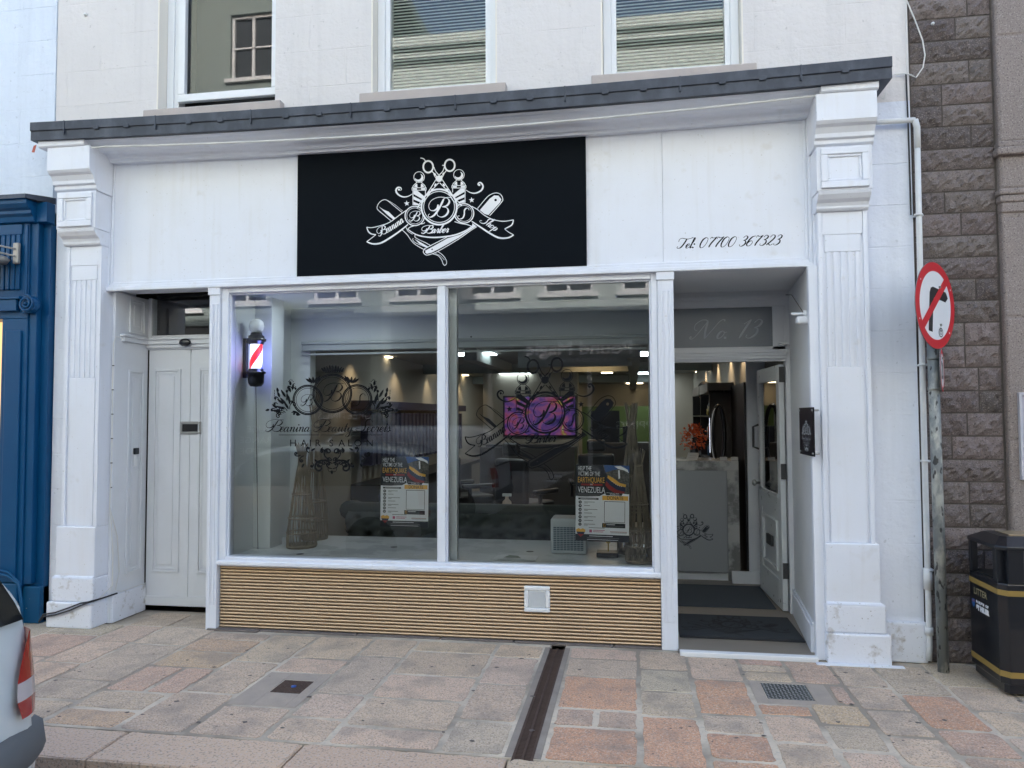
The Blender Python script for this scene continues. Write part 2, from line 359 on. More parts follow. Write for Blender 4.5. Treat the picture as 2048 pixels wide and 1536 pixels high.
GL = {  # round-hand skeletons, upright, x-height .4, cap height 1
'e': (.27, [[(0,.12),(.12,.19),(.22,.30),(.18,.40),(.08,.36),(.03,.2),(.07,.03),(.16,0),(.28,.12)]]),
'a': (.37, [[(.22,.33),(.15,.40),(.05,.3),(.02,.12),(.08,0),(.17,.08),(.23,.24)], [(.24,.40),(.23,.10),(.28,0),(.38,.12)]]),
'n': (.38, [[(0,.3),(.05,.39),(.08,.3),(.07,0)], [(.07,.10),(.13,.32),(.21,.40),(.26,.3),(.25,.08),(.3,0),(.39,.12)]]),
'i': (.2, [[(0,.14),(.08,.40)], [(.08,.40),(.08,.08),(.12,0),(.21,.12)], 'd.10,.58']),
'r': (.3, [[(0,.14),(.08,.43),(.13,.37),(.21,.37)], [(.21,.37),(.19,.10),(.23,0),(.31,.12)]]),
'b': (.31, [[(0,.14),(.12,.5),(.16,.85),(.12,.96),(.08,.85),(.07,.1),(.12,0),(.21,.06),(.25,.24),(.19,.37),(.31,.34)]]),
'h': (.38, [[(0,.14),(.12,.5),(.16,.85),(.12,.96),(.08,.85),(.07,0)], [(.07,.1),(.13,.32),(.21,.40),(.26,.3),(.25,.08),(.3,0),(.39,.12)]]),
'o': (.29, [[(.13,.40),(.04,.31),(.02,.12),(.09,0),(.19,.07),(.23,.26),(.13,.40)], [(.19,.36),(.24,.30),(.31,.34)]]),
'p': (.33, [[(0,.14),(.08,.46)], [(.08,.44),(.07,-.42)], [(.08,.10),(.14,.32),(.22,.40),(.28,.26),(.23,.03),(.15,0),(.11,.05)], [(.24,.04),(.34,.12)]]),
'l': (.19, [[(0,.14),(.12,.5),(.16,.85),(.12,.96),(.08,.85),(.07,.1),(.11,0),(.2,.12)]]),
'u': (.4, [[(0,.14),(.08,.40)], [(.08,.40),(.08,.1),(.13,0),(.21,.1),(.27,.38)], [(.27,.40),(.27,.08),(.31,0),(.41,.12)]]),
't': (.21, [[(0,.14),(.09,.45)], [(.1,.72),(.09,.08),(.13,0),(.22,.12)], [(.02,.42),(.2,.44)]]),
'y': (.36, [[(0,.14),(.08,.40)], [(.08,.40),(.08,.1),(.13,0),(.21,.1),(.27,.38)], [(.27,.40),(.26,-.2),(.19,-.42),(.08,-.42),(.05,-.3),(.2,-.08),(.37,.12)]]),
's': (.25, [[(0,.12),(.1,.45)], [(.1,.45),(.14,.3),(.19,.13),(.12,0),(.03,.05)], [(.14,.01),(.26,.12)]]),
'c': (.26, [[(.2,.31),(.16,.39),(.08,.36),(.03,.2),(.07,.03),(.15,0),(.27,.12)]]),
'B': (.88, 'S', [[(1062,612),(1030,680),(990,750),(950,800),(905,822),(884,803),(900,783)],
      [(995,678),(990,715),(955,745),(908,740),(890,690),(920,632),(990,597),(1060,595),(1110,612),(1124,650),(1095,690),(1045,704)],
      [(1045,704),(1095,715),(1112,755),(1085,800),(1035,820),(993,803),(985,775)], [(1060,612),(1100,596),(1142,598)]]),
'S': (.66, 's', [[(1355,742),(1347,722),(1322,720),(1303,745),(1300,790),(1285,828),(1252,842),(1226,826),(1232,806),(1246,810)]]),
'T': (.60, [[(.46,.9),(.4,.45),(.3,.1),(.16,0),(.04,.06),(.06,.18)], [(-.02,.62),(-.04,.82),(.08,.95),(.3,.9),(.5,.86),(.72,.92),(.84,1.02)]]),
'N': (1.0, [[(.0,.14),(-.02,.03),(.08,.0),(.18,.2),(.34,.93)], [(.34,.93),(.44,.4),(.56,0)], [(.56,0),(.7,.5),(.8,.88),(.93,1.0),(1.0,.9)],
      [(.12,.42),(-.02,.5),(-.08,.75),(.05,.95),(.2,.99),(.34,.93)]]),
'0': (.5, [[(.22,.95),(.06,.75),(.02,.3),(.12,0),(.3,.05),(.4,.4),(.38,.8),(.22,.95)]]),
'7': (.46, [[(.04,.78),(.07,.95),(.2,.88),(.34,.9),(.44,.98)], [(.44,.98),(.28,.55),(.2,.25),(.18,0)]]),
'3': (.46, [[(.08,.8),(.2,.97),(.36,.86),(.33,.64),(.17,.53)], [(.17,.53),(.33,.48),(.38,.22),(.22,0),(.05,.05),(.04,.18)]]),
'6': (.46, [[(.42,.93),(.22,.85),(.07,.5),(.05,.15),(.16,0),(.31,.06),(.38,.3),(.28,.48),(.13,.42),(.07,.28)]]),
'2': (.47, [[(.07,.75),(.16,.96),(.32,.93),(.38,.72),(.25,.4),(.02,.03)], [(.02,.03),(.14,.12),(.28,0),(.44,.12)]]),
'1': (.36, [[(.06,.74),(.26,.97)], [(.26,.97),(.2,.5),(.16,0)]]),
':': (.2, ['d.06,.36', 'd.06,.04']), '.': (.2, ['d.06,.03']), ' ': (.26, [])}
def script(s, txt, x, y, cap, width=None, rot=0., slant=.55, thin=.022, thick=.075, path=None, spc=1., xh=1.):
    """copperplate lettering: u right, v down (picture style); widths swell on the downstrokes"""
    adv = sum(GL[c][0] for c in txt)*spc; k = cap; kx = (width/(adv) if width else cap)
    c0, d0 = math.cos(rot), math.sin(rot); pen = 0.
    for ch in txt:
        g = GL[ch]; strokes = g[-1]
        if len(g) == 3:   # traced, already slanted
            pass; hh = 222. if g[1] == 'S' else 121.; bx, by = (884, 820) if g[1] == 'S' else (1226, 842)
            strokes = [[((px-bx)/hh-(by-py)/hh*slant*0, (by-py)/hh) for px, py in st] for st in strokes]; sh = 0.
        else: sh = slant
        for st in strokes:
            if isinstance(st, str):
                a, b = map(float, st[1:].split(',')); u = pen+a; v = b
                X, Y = (u)*kx+v*sh*k, -v*k
                s.disc(x+X*c0-Y*d0, y+X*d0+Y*c0, thick*k*.62, n=10); continue
            q = cr(st, 6); pts = []; ws = []; m = len(q)
            for i, p in enumerate(q):
                dd = q[min(i+1, m-1)]-q[max(i-1, 0)]; L_ = dd.length or 1
                if sh == 0.:   # traced slanted glyph: stroke weight from the down-left direction
                    down = max(0, (dd.x*-.42+dd.y*-.9)/L_) if True else 0
                    down = max(down, 0)
                else: down = abs(min(0, dd.y/L_))
                ed = min(1, min(i, m-1-i)/3+.25); fy = xh if ch.islower() else 1.
                ws.append((thin+(thick-thin)*down**1.6*ed)*k)
                u, v = pen+p.x, p.y*fy
                X, Y = u*kx+v*sh*k, -v*k
                if path: pts.append(Vector(path(X, Y)))
                else: pts.append(Vector((x+X*c0-Y*d0, y+X*d0+Y*c0)))
            Lf, Rt = [], []
            for i, p in enumerate(pts):
                d = pts[min(i+1, m-1)]-pts[max(i-1, 0)]
                if d.length < 1e-9: d = Vector((1, 0))
                d.normalize(); nn = Vector((-d.y, d.x)); Lf.append(p+nn*ws[i]/2); Rt.append(p-nn*ws[i]/2)
            s.quadstrip(Lf, Rt, False)
        pen += g[0]*spc
    return s
def circ(cx, cy, r, n=32): return [(cx+r*math.cos(2*math.pi*i/n), cy+r*math.sin(2*math.pi*i/n)) for i in range(n)]

def barber_logo(s, thin=1.):
    """the scissors / poles / razors emblem, in the units of an enlarged picture 2048 wide, v down"""
    t = thin
    # rings in front
    s.ring(1014, 705, 201, 20*t, clip=False); s.ring(1014, 705, 176, 8*t, clip=False); s.occ.append(circ(1014, 705, 210))
    for cx, cy in ((737, 807), (1298, 778)):
        s.ring(cx, cy, 110, 12*t); s.ring(cx, cy, 91, 5*t)
    script(s, 'B', 890, 820, 222, thin=.03, thick=.10)
    script(s, 'B', 676, 866, 112, thin=.04, thick=.11); script(s, 'S', 1226, 842, 121, thin=.045, thick=.13)
    s.occ += [circ(737, 807, 115), circ(1298, 778, 115)]
    ban = [(655,958),(690,932),(760,912),(835,892),(870,905),(950,930),(1080,930),(1160,905),(1200,882),(1260,893),(1330,905),(1385,925),(1320,972),(1200,1022),(1050,1047),(900,1050),(760,1022)]
    s.stroke([(655,958),(690,932),(760,912),(835,892),(850,880)], 9*t); s.stroke([(1190,872),(1260,893),(1330,905),(1385,925)], 9*t)
    s.stroke([(655,958),(760,1022),(900,1050),(1050,1047),(1200,1022),(1320,972),(1385,925)], 9*t, w2=17*t)
    script(s, 'Barber', 815, 1008, 88, 300, rot=R(-2.5), thin=.07, thick=.17, xh=1.25)
    lr = [(190,935),(250,940),(350,917),(450,880),(560,800),(650,737),(640,820),(660,905),(560,985),(450,1060),(350,1115),(260,1125),(190,1100),(245,1060),(295,1020),(245,1012),(210,985)]
    s.stroke(lr[:6], 9*t); s.stroke([(660,905),(560,985),(450,1060),(350,1115),(260,1125),(190,1100)], 12*t, w2=20*t)
    s.stroke([(190,935),(210,985),(245,1012),(295,1020)], 9*t, w2=15*t); s.stroke([(295,1020),(245,1060),(190,1100)], 8*t)
    rr = [(1385,698),(1450,735),(1530,800),(1620,845),(1740,868),(1860,852),(1840,910),(1760,955),(1800,988),(1862,1024),(1800,1055),(1700,1057),(1600,1010),(1500,945),(1385,868)]
    s.stroke(rr[:6], 9*t); s.stroke(rr[9:], 12*t, w2=20*t); s.stroke(rr[5:8], 9*t, w2=14*t); s.stroke(rr[7:10], 8*t)
    def lp(X, Y):
        u = X/330.; a = R(-34)+R(12)*(u-.5)*-1
        bx = 330+285*u; by = 1040-165*u+14*math.sin(math.pi*u); return (bx-Y*math.sin(a)*1, by+Y*math.cos(a))
    script(s, 'Beanina', 0, 0, 92, 330, path=lp, thin=.06, thick=.14, slant=.4, xh=1.25)
    def rp(X, Y):
        u = X/230.; a = R(33); bx = 1470+190*u; by = 878+112*u-10*math.sin(math.pi*u); return (bx-Y*math.sin(a), by+Y*math.cos(a))
    script(s, 'Shop', 0, 0, 88, 215, path=rp, thin=.06, thick=.14, slant=.4, xh=1.25)
    s.occ += [ban, lr, rr]
    # scissors
    s.ring(890, 248, 56, 19*t, ry=66, clip=False); s.ring(1135, 232, 57, 19*t, ry=66, clip=False)
    s.stroke([(862,188),(838,158),(803,148)], 10*t); s.stroke([(1080,234),(1050,232)], 12*t, smooth=False)
    s.fill([(1013,345),(1045,360),(1052,385),(1040,412),(1013,422),(985,412),(975,385),(985,360)])
    for a in ([(934,300),(950,318),(962,350),(985,385)], [(955,252),(975,300),(1013,345)], [(1098,290),(1075,320),(1060,350),(1045,375)], [(1072,255),(1055,300),(1013,345)],
              [(978,395),(900,520),(830,610),(765,715)], [(1010,430),(930,520),(850,630),(765,715)],
              [(1050,395),(1130,515),(1200,610),(1275,692)], [(1020,430),(1100,515),(1180,640),(1275,692)]):
        s.stroke(a, 9*t, clip=False)
    for x, y, a in ((965,330,1.0),(1065,325,2.1),(975,450,2.2),(935,505,2.2),(893,560,2.2),(1065,450,.95),(1105,505,.95),(1150,565,.95),(1200,625,.9),(850,610,2.2),(990,360,1.),(1040,358,2.1)):
        s.leaf(x-14*math.cos(a), y-14*math.sin(a), a, 42, 20)
    # barber poles
    for cx, sg, dy in ((787, 1, 0), (1240, -1, -25)):
        b = 365+dy
        s.ring(cx, b, 60, 7*t)
        s.fill([(cx+50*math.cos(a), b+8+46*math.sin(a)) for a in [R(-60+i*20) for i in range(12)]]+[(cx-12+38*math.cos(a), b-8+38*math.sin(a)) for a in [R(150-i*20) for i in range(11)]])
        s.stroke([(cx-25,b+58),(cx-35,b+70),(cx-62,b+95),(cx-74,b+120)], 8*t); s.stroke([(cx+25,b+58),(cx+35,b+70),(cx+62,b+95),(cx+74,b+120)], 8*t)
        s.fill([(cx-60,b+110),(cx-42,b+85),(cx-22,b+75),(cx-18,b+118)]); s.fill([(cx+60,b+110),(cx+42,b+85),(cx+22,b+75),(cx+18,b+118)])
        s.stroke([(cx-80,b+122),(cx+80,b+122),(cx+80,b+150),(cx-80,b+150),(cx-80,b+122)], 7*t, smooth=False)
        s.fill([(cx-72,b+127),(cx-24,b+127),(cx-24,b+145),(cx-72,b+145)]); s.fill([(cx+22,b+127),(cx+72,b+127),(cx+72,b+145),(cx+22,b+145)])
        e = cx-sg*70; s.stroke([(e,b+152),(e,b+320)], 8*t, smooth=False); s.stroke([(cx+sg*72,b+152),(cx+sg*72,b+200)], 8*t, smooth=False)
        for k in range(3):
            y0 = b+155+k*62; x1 = cx+sg*(70-32*k)
            s.fill([(e+sg*6,y0+(0 if k else 0)),(e+sg*50,y0) if k == 0 else (e+sg*6,y0+2),(x1,y0+75-k*22),(x1-sg*6,y0+112-k*34),(e+sg*6,y0+38)])
    s.stroke([(712,556),(660,585),(600,590),(545,560),(524,520),(540,488),(570,484),(586,502),(575,520)], 5*t, w2=19*t); s.disc(558,508,12)
    s.stroke([(1320,512),(1370,542),(1430,548),(1490,520),(1514,478),(1500,440),(1475,428),(1455,445),(1462,462)], 5*t, w2=19*t); s.disc(1472,455,12)
    for cx, cy in ((647,665),(1385,627)):
        s.fill([(cx+(33 if i % 2 == 0 else 14)*math.cos(R(-95+36*i)), cy+(33 if i % 2 == 0 else 14)*math.sin(R(-95+36*i))) for i in range(10)])
    # razors
    s.stroke([(1450,725),(1555,600),(1610,560),(1665,546),(1712,562),(1738,610),(1722,655),(1590,805)], 8*t)
    s.fill([(1478,742),(1590,612),(1640,575),(1690,578),(1722,618),(1708,655),(1575,798),(1530,785)], holes=[circ(1657,627,15,10)])
    s.stroke([(1445,930),(1380,970),(1230,1075),(1010,1205),(920,1243),(868,1252),(836,1222),(845,1188),(880,1165),(1100,1052)], 8*t)
    s.fill([(1438,925),(1395,890),(1385,935),(1340,970),(1250,1022),(1110,1062),(900,1180),(862,1200),(856,1224),(875,1238),(930,1225),(1010,1185),(1240,1055),(1385,957)], holes=[circ(935,1188,9,8)])
    s.stroke([(592,768),(500,692),(425,632),(385,624),(340,650),(312,695),(316,735),(385,795),(465,862)], 7*t)
    s.stroke([(600,752),(500,672),(410,622)], 4*t); s.fill([(328,700),(380,735),(440,760),(515,832),(492,848),(420,790)])
    s.stroke([(592,965),(650,1020),(715,1108),(790,1162),(862,1198)], 7*t); s.stroke([(635,930),(660,980),(712,1015)], 6*t)
    s.stroke([(742,1022),(742,1050),(790,1080),(860,1112),(925,1150)], 7*t); s.stroke([(720,1062),(716,1085),(760,1120),(885,1170)], 6*t)
    s.fill([(735,1068),(800,1105),(895,1160),(870,1165),(790,1125)])
    s.stroke([(935,1238),(1000,1258),(1042,1305),(1060,1352),(1080,1370),(1100,1345),(1090,1300),(1050,1248),(1000,1213)], 7*t)
    s.stroke([(965,1232),(1030,1262),(1075,1310)], 4*t); return s

def beauty_logo(s):
    """three rings, crown and foliage; units of a picture 1890 x 1536, v down"""
    for cx, cy, r in ((972,512,222),(683,590,168),(1265,585,168)):
        s.ring(cx, cy, r+5, 16); s.ring(cx, cy, r-10, 10); s.ring(cx, cy, r-30, 6)
    script(s, 'B', 862, 605, 210, thin=.03, thick=.09); script(s, 'B', 600, 660, 132, thin=.035, thick=.09); script(s, 'S', 1212, 660, 140, thin=.03, thick=.09)
    for i in range(-4, 5):
        a = R(-90+i*9); x = 977+i*25; y = 262-abs(i)*1; s.leaf(x, y, a, 95-abs(i)*9, 26); 
    s.stroke([(870,248),(930,240),(1030,240),(1090,248)], 14); s.stroke([(885,262),(1070,262)], 9)
    for mir in (1, -1):
        X = lambda x: 972+(x-972)*mir
        A = lambda d: R(d) if mir == 1 else math.pi-R(d)
        for x, y, d in ((735,395,-120),(750,395,-95),(765,392,-70),(725,385,-145),(780,370,-55)): s.leaf(X(x), y, A(d), 85, 30)
        s.curl(X(770), 360, A(-60), 150, mir, 7); s.curl(X(745), 385, A(-80), 120, mir, 6)
        for x, y, d, L_, tn in ((500,480,-95,190,-1),(480,500,-120,150,-1),(505,465,-60,110,1),(470,700,-95,260,1),(440,720,-120,260,-1),(420,740,-140,240,-1),
                                (400,745,-160,260,-1),(380,755,170,220,1),(460,640,-80,150,1),(340,600,-95,170,-1),(330,640,-130,130,-1),(300,700,-150,140,-1),(430,600,-100,140,1),(490,740,-20,110,1)):
            s.curl(X(x), y, A(d), L_, tn*mir, 7)
        for x, y, d, L_ in ((480,500,-110,90),(500,470,-80,80),(420,560,-120,110),(445,600,-95,100),(470,640,-100,110),(430,650,-130,120),(395,640,-140,100),(350,560,-110,80),(455,700,-120,120),
                            (410,700,-160,120),(360,730,-170,110),(320,690,-140,80),(500,720,20,90),(540,760,5,60),(230,705,170,50),(480,420,-100,60),(330,500,-100,60)):
            s.leaf(X(x), y, A(d), L_, 30)
        for i in range(7): s.disc(X(300-4*i+2*i*i*.2), 590-i*19, 6, n=6); s.disc(X(455+i*14), 352+(i-2)**2*5, 6, n=6)
        # lower flourish
        for x, y, d, L_, tn, w in ((968,1340,-150,560,-1,13),(968,1310,-160,420,1,10),(900,1230,-100,200,-1,9),(700,1215,-150,190,1,8),(640,1250,165,220,-1,9),(968,1400,-175,220,1,9),
                                   (950,1330,-135,260,-1,9),(600,1240,150,200,1,8),(740,1330,60,150,1,8),(860,1340,110,190,1,9),(968,1300,-120,150,-1,8)):
            s.curl(X(x), y, A(d), L_, tn*mir, w)
        for x, y, d, L_ in ((830,1200,-60,60),(900,1215,-80,50),(720,1190,-30,60),(640,1340,120,60),(760,1290,40,90),(800,1320,20,70)): s.leaf(X(x), y, A(d), L_, 26)
        s.stroke([(X(968),1290),(X(900),1330),(X(920),1390),(X(968),1400)], 8); s.stroke([(X(968),1405),(X(925),1395),(X(930),1430),(X(968),1440)], 7)
    s.leaf(968, 1420, R(90), 48, 30)
    script(s, 'Beanina Beauty Secrets', 185, 965, 140, 1470, thin=.035, thick=.10, slant=.35)
    s.stroke([(340,1003),(1105,1003)], 7, smooth=False); s.stroke([(1190,1003),(1555,1003)], 7, smooth=False)
    for ch, x in zip('HAIR', (475,598,706,775)): ink_text(s, ch, x, 1138, None, 80)
    for ch, x in zip('SALON', (938,1045,1160,1232,1378)): ink_text(s, ch, x, 1138, None, 80)
    return s

# ================================================================= GROUND
PINK = (.60, .445, .325); GREY = (.53, .415, .30); TAN = (.62, .455, .32); ORG_ = (.58, .32, .20); ROSE = (.54, .355, .255); OCH = (.55, .385, .24)
def jit(c, a=.06):
    k = 1+rnd.uniform(-a, a); return tuple(max(.01, x*k*(1+rnd.uniform(-.03, .03))) for x in c)
slabs = MB()
def slab(x0, x1, y0, y1, c, gap=None, rag=.010):
    g = gap if gap is not None else (.0075+.0065*min(1, max(0, (-(y0+y1)/2-.6)/.8))); xs0, xs1, ys0, ys1 = x0+g, x1-g, min(y0, y1)+g, max(y0, y1)-g
    rc = .02; pts = []
    cs = [(xs0, ys0), (xs1, ys0), (xs1, ys1), (xs0, ys1)]
    for k in range(4):
        a, b = Vector(cs[k]), Vector(cs[(k+1) % 4]); L_ = (b-a).length; d = (b-a)/L_; nn = Vector((-d.y, d.x))
        n = max(3, int(L_/.05))
        for i in range(n):
            t = (i+.5*0+ (0 if i else .0))/n*L_
            if i == 0: t = min(rc, L_*.2)*rnd.uniform(.6, 1.4)
            p = a+d*t+nn*rnd.uniform(0, rag*(1.6 if rnd.random() < .2 else 1)); pts.append(p)
        p = a+d*(L_-min(rc, L_*.2)*rnd.uniform(.6, 1.4))+nn*rnd.uniform(0, rag); pts.append(p)
    n = len(pts); tilt = rnd.uniform(-.0012, .0012); z = rnd.uniform(-.001, .0015)
    slabs.col = c
    top = [(p.x, p.y, z+tilt) for p in pts]; bot = [(p.x, p.y, -.012) for p in pts]
    cx = sum(p.x for p in pts)/n; cy = sum(p.y for p in pts)/n
    ins = [(cx+(p.x-cx)*(1-.006/max(.1, abs(p.x-cx)+.05)), cy+(p.y-cy)*(1-.006/max(.1, abs(p.y-cy)+.05)), z+.002) for p in pts]
    slabs.add(top+bot+ins, [tuple(2*n+i for i in range(n))]+[(i, (i+1) % n, 2*n+(i+1) % n, 2*n+i) for i in range(n)]+[(n+i, n+(i+1) % n, (i+1) % n, i) for i in range(n)])
cols = [
 (-4.55,-4.05,[-.02,-.32,-.82,-1.3,-1.84],[GREY,ROSE,PINK,GREY]),
 (-4.05,-3.70,[.36,-.02,-.43,-.91,-1.46,-1.84],[GREY,PINK,PINK,TAN,PINK]),
 (-3.70,-3.25,[.36,-.02,-.45,-1.19,-1.515,-1.84],[GREY,PINK,GREY,GREY,PINK]),
 (-3.25,-2.74,[-.10,-.27,-.55,-.88],[PINK,OCH,OCH]),
 (-3.25,-2.97,[-.88,-1.33],[ROSE]), (-2.97,-2.74,[-.88,-1.33],[ROSE]),
 (-3.25,-2.78,[-1.33,-1.60,-1.84],[GREY,OCH]),
 (-2.74,-2.37,[-.10,-.71,-1.28],[TAN,PINK]), (-2.78,-2.37,[-1.28,-1.84],[GREY]),
 (-2.37,-1.93,[-.08,-.58,-.87],[TAN,TAN]), (-2.37,-1.93,[-1.43,-1.84],[PINK]),
 (-1.93,-1.58,[-.08,-.48,-1.18,-1.54,-1.84],[TAN,GREY,PINK,TAN]),
 (-1.58,-.985,[-.08,-.32,-.79,-1.195,-1.605,-1.84],[TAN,PINK,TAN,TAN,PINK]),
 (-.985,-.645,[-.08,-.36,-.88,-1.44,-1.84],[TAN,PINK,PINK,GREY]),
 (-.455,.02,[-.08,-.31,-.655,-1.19],[PINK,GREY,ORG_]), (-.455,-.22,[-1.19,-1.44],[ROSE]), (-.22,.02,[-1.19,-1.44],[ROSE]), (-.455,.02,[-1.44,-1.85],[ORG_]),
 (.02,.35,[-.08,-.465,-.855,-1.23,-1.84],[PINK,GREY,GREY,ORG_]),
 (.35,.685,[-.16,-.605,-1.16,-1.405,-1.715,-1.85],[TAN,ORG_,PINK,ORG_,ORG_]),
 (.685,.985,[-.16,-.28,-.41,-.58],[ROSE,PINK,TAN]), (.685,.985,[-.96,-1.12,-1.47,-1.84],[ORG_,PINK,TAN]),
 (1.16,1.27,[-.6,-.9],[ROSE]),
 (.985,1.27,[-.16,-.58],[ROSE]), (.985,1.27,[-.91,-1.205,-1.52,-1.84],[OCH,GREY,PINK]),
 (1.27,1.55,[-.18,-.593,-.96,-1.31,-1.65,-1.84],[PINK,PINK,GREY,TAN,PINK]),
 (1.55,1.875,[-.16,-.68,-1.185,-1.505,-1.84],[GREY,ORG_,ROSE,ROSE]),
 (1.875,2.22,[-.06,-.50,-.885,-1.23,-1.6,-1.84],[GREY,PINK,TAN,PINK,ROSE]),
 (2.22,2.6,[-.06,-.7,-1.1,-1.5,-1.84],[GREY,PINK,TAN,ROSE]),
]
for x0, x1, ys, cc in cols:
    for i, c in enumerate(cc): slab(x0, x1, ys[i], ys[i+1], jit(c))
for xa, xb in ((-14, -4.55), (2.6, 12)):
    x = xa
    while x < xb-.05:
        x2 = min(xb, x+rnd.uniform(.3, .5)); y = -.10
        while y > -1.8:
            y2 = max(-1.84, y-rnd.uniform(.3, .6)); 
            if y2 < -1.7: y2 = -1.84
            slab(x, x2, y, y2, jit(rnd.choice([PINK, GREY, TAN, ROSE]))); y = y2
        x = x2
ks = [-14]
while ks[-1] < -4.4: ks.append(ks[-1]+rnd.uniform(.8, 1.1))
ks = ks[:-1]+[-3.85, -2.67, -1.68, -.62, .35, 1.3, 2.2, 3.2, 4.2, 5.2, 6.3, 7.3, 8.4, 9.4, 10.5, 12]
base = MB(); base.box(-14, -.6035, -1.846, .0, -.16, -.0025); base.box(-.4965, 12, -1.846, .0, -.16, -.0025); base.box(-.6035, -.4965, -1.846, .0, -.16, -.055); base.box(-4.24, -3.34, 0, .44, -.16, -.005)
part(base, 'pavement_bed', MORT, kind='structure')
part(slabs, 'pavement', STONE, kind='structure')
kerb = MB()
for a, b in zip(ks, ks[1:]):
    slabs = MB(); slab(a, b, -1.85, -2.185, jit(PINK, .05), gap=.006)
    n = len(kerb.v); kerb.col = slabs.col
    for f, c in zip(slabs.f, slabs.c): pass
    kerb.add(slabs.v, slabs.f)
    kerb.box(a+.006, b-.006, -2.181, -1.86, -.16, -.004)
part(kerb, 'kerb', mat('kerb_stone', (.3, .26, .24), .8, bump=.6, bscale=90, colattr=True, speck=[(95, .54, .64, .55, (.60, .53, .47)), (75, .56, .66, .6, (.2, .17, .15))]), kind='structure', bevel=.012)
rd = MB(); rd.box(-60, 60, -8.2, -2.17, -.4, -.115); part(rd, 'road', ASPH, kind='structure')
rd = MB(); rd.box(-60, 60, -10.6, -8.2, -.4, -.01); part(rd, 'opposite_pavement', mat('opposite_paving', (.42, .36, .31), .85, bump=.3, bscale=40, var=.5, vscale=2), kind='structure')
rd = MB(); rd.box(-60, -14, -2.17, 0, -.4, -.01); rd.box(12, 60, -2.17, 0, -.4, -.01); part(rd, 'far_pavement', MATS['opposite_paving'], kind='structure')
rd = MB(); rd.box(-300, 300, -300, 300, -.75, -.42); part(rd, 'ground', mat('town_ground', (.15, .14, .13), .95), kind='structure')
st = MB(); rs = random.Random(4)      # trodden gum and damp spots, lying as thin discs on the stone
for i in range(110):
    x, y = rs.uniform(-4.5, 2.5), rs.uniform(-1.8, -.2); r_ = rs.choice([.006, .008, .011, .015]); n = 9; z0 = .0042
    st.add([(x+r_*rs.uniform(.6, 1.3)*math.cos(6.283*k/n), y+r_*rs.uniform(.5, 1.1)*math.sin(6.283*k/n), z0) for k in range(n)], [tuple(range(n))])
part(st, 'gum_spots', mat('trodden_gum', (.12, .10, .09), .8), kind='stuff')

def iron_cover(x0, x1, y0, y1, surround, label, m, name, raised, blue=False):
    t = thing(name, ((x0+x1)/2, (y0+y1)/2, 0), label, 'drain cover')
    sx0, sx1, sy0, sy1 = surround
    a = MB(); a.box(sx0, x0-.004, sy0, sy1, -.04, .001); a.box(x1+.004, sx1, sy0, sy1, -.04, .001); a.box(x0-.004, x1+.004, sy0, y0-.004, -.04, .001); a.box(x0-.004, x1+.004, y1+.004, sy1, -.04, .001)
    part(a, 'surround', mat('cement_surround', (.43, .355, .29), .9, bump=.5, bscale=70, var=.4, vscale=8, col2=(.2, .19, .18)), t, bevel=.003)
    a = MB(); a.box(x0, x1, y0, y1, -.03, -.002); ld_ = part(a, 'lid', m, t); a = MB(); nx, ny = raised
    for i in range(nx):
        for j in range(ny):
            cx = x0+(i+.5)*(x1-x0)/nx; cy = y0+(j+.5)*(y1-y0)/ny; an = R(40 if (i+j) % 2 else -40); L_, w_ = .011, .0032
            c, d = math.cos(an), math.sin(an)
            q = [(cx+u*c-v*d, cy+u*d+v*c) for u, v in ((-L_, 0), (0, -w_), (L_, 0), (0, w_))]
            a.add([(*p, -.002) for p in q]+[(cx, cy, .0025)], [(0, 1, 4), (1, 2, 4), (2, 3, 4), (3, 0, 4)])
    part(a, 'raised_tread', m if blue else mat('worn_tread_steel', (.30, .30, .29), .45, metal=.5), ld_)
    if blue: a = MB(); a.lathe([(0.016, 0), (.016, .006), (.001, .007)], ((x0+x1)/2+.01, (y0+y1)/2, -.002), 14); part(a, 'cap', mat('blue_cap', (.03, .10, .38), .4), t)
iron_cover(-2.205, -2.01, -1.21, -1.0, (-2.36, -1.94, -1.42, -.88), 'small brown square iron cover with a blue cap in the paving left of centre', RUSTB, 'water_stop_cover', (9, 9), True)
iron_cover(.772, 1.038, -.867, -.608, (.70, 1.15, -.95, -.59), 'grey chequer plate iron cover in the paving before the open doorway', IRON, 'inspection_cover', (12, 10))
t = thing('drainage_channel', (-.55, -1.0, 0), 'long slotted brown iron drainage channel running from shop front to kerb', 'drain channel')
a = MB(); a.box(-.603, -.497, -2.1, -.12, -.05, -.028); part(a, 'channel_bed', RUBBER, t)
a = MB(); a.box(-.603, -.590, -2.1, -.12, -.03, .001); a.box(-.510, -.497, -2.1, -.12, -.03, .001); a.box(-.556, -.544, -2.1, -.12, -.03, .002); y = -.13
while y > -2.1:
    a.box(-.590, -.556, y-.0095, y, -.03, -.003); a.box(-.544, -.510, y-.0095, y, -.03, -.003); y -= .015
part(a, 'grating', RUSTB, t)
a = MB(); a.box(-.64, -.604, -1.84, -.1, -.03, .0005); a.box(-.496, -.46, -1.84, -.1, -.03, .0005); part(a, 'mortar_edge', mat('stained_mortar_edge', (.24, .20, .17), .9, bump=.5, bscale=60, var=.6, vscale=6, col2=(.42, .37, .31)), t)

# ================================================================= SALON BUILDING
sal = thing('salon_building', (-1.45, 0, 0), 'white painted three storey terrace building with a salon shopfront under a lead topped cornice', 'building')
XL, XR = -4.78, 1.935
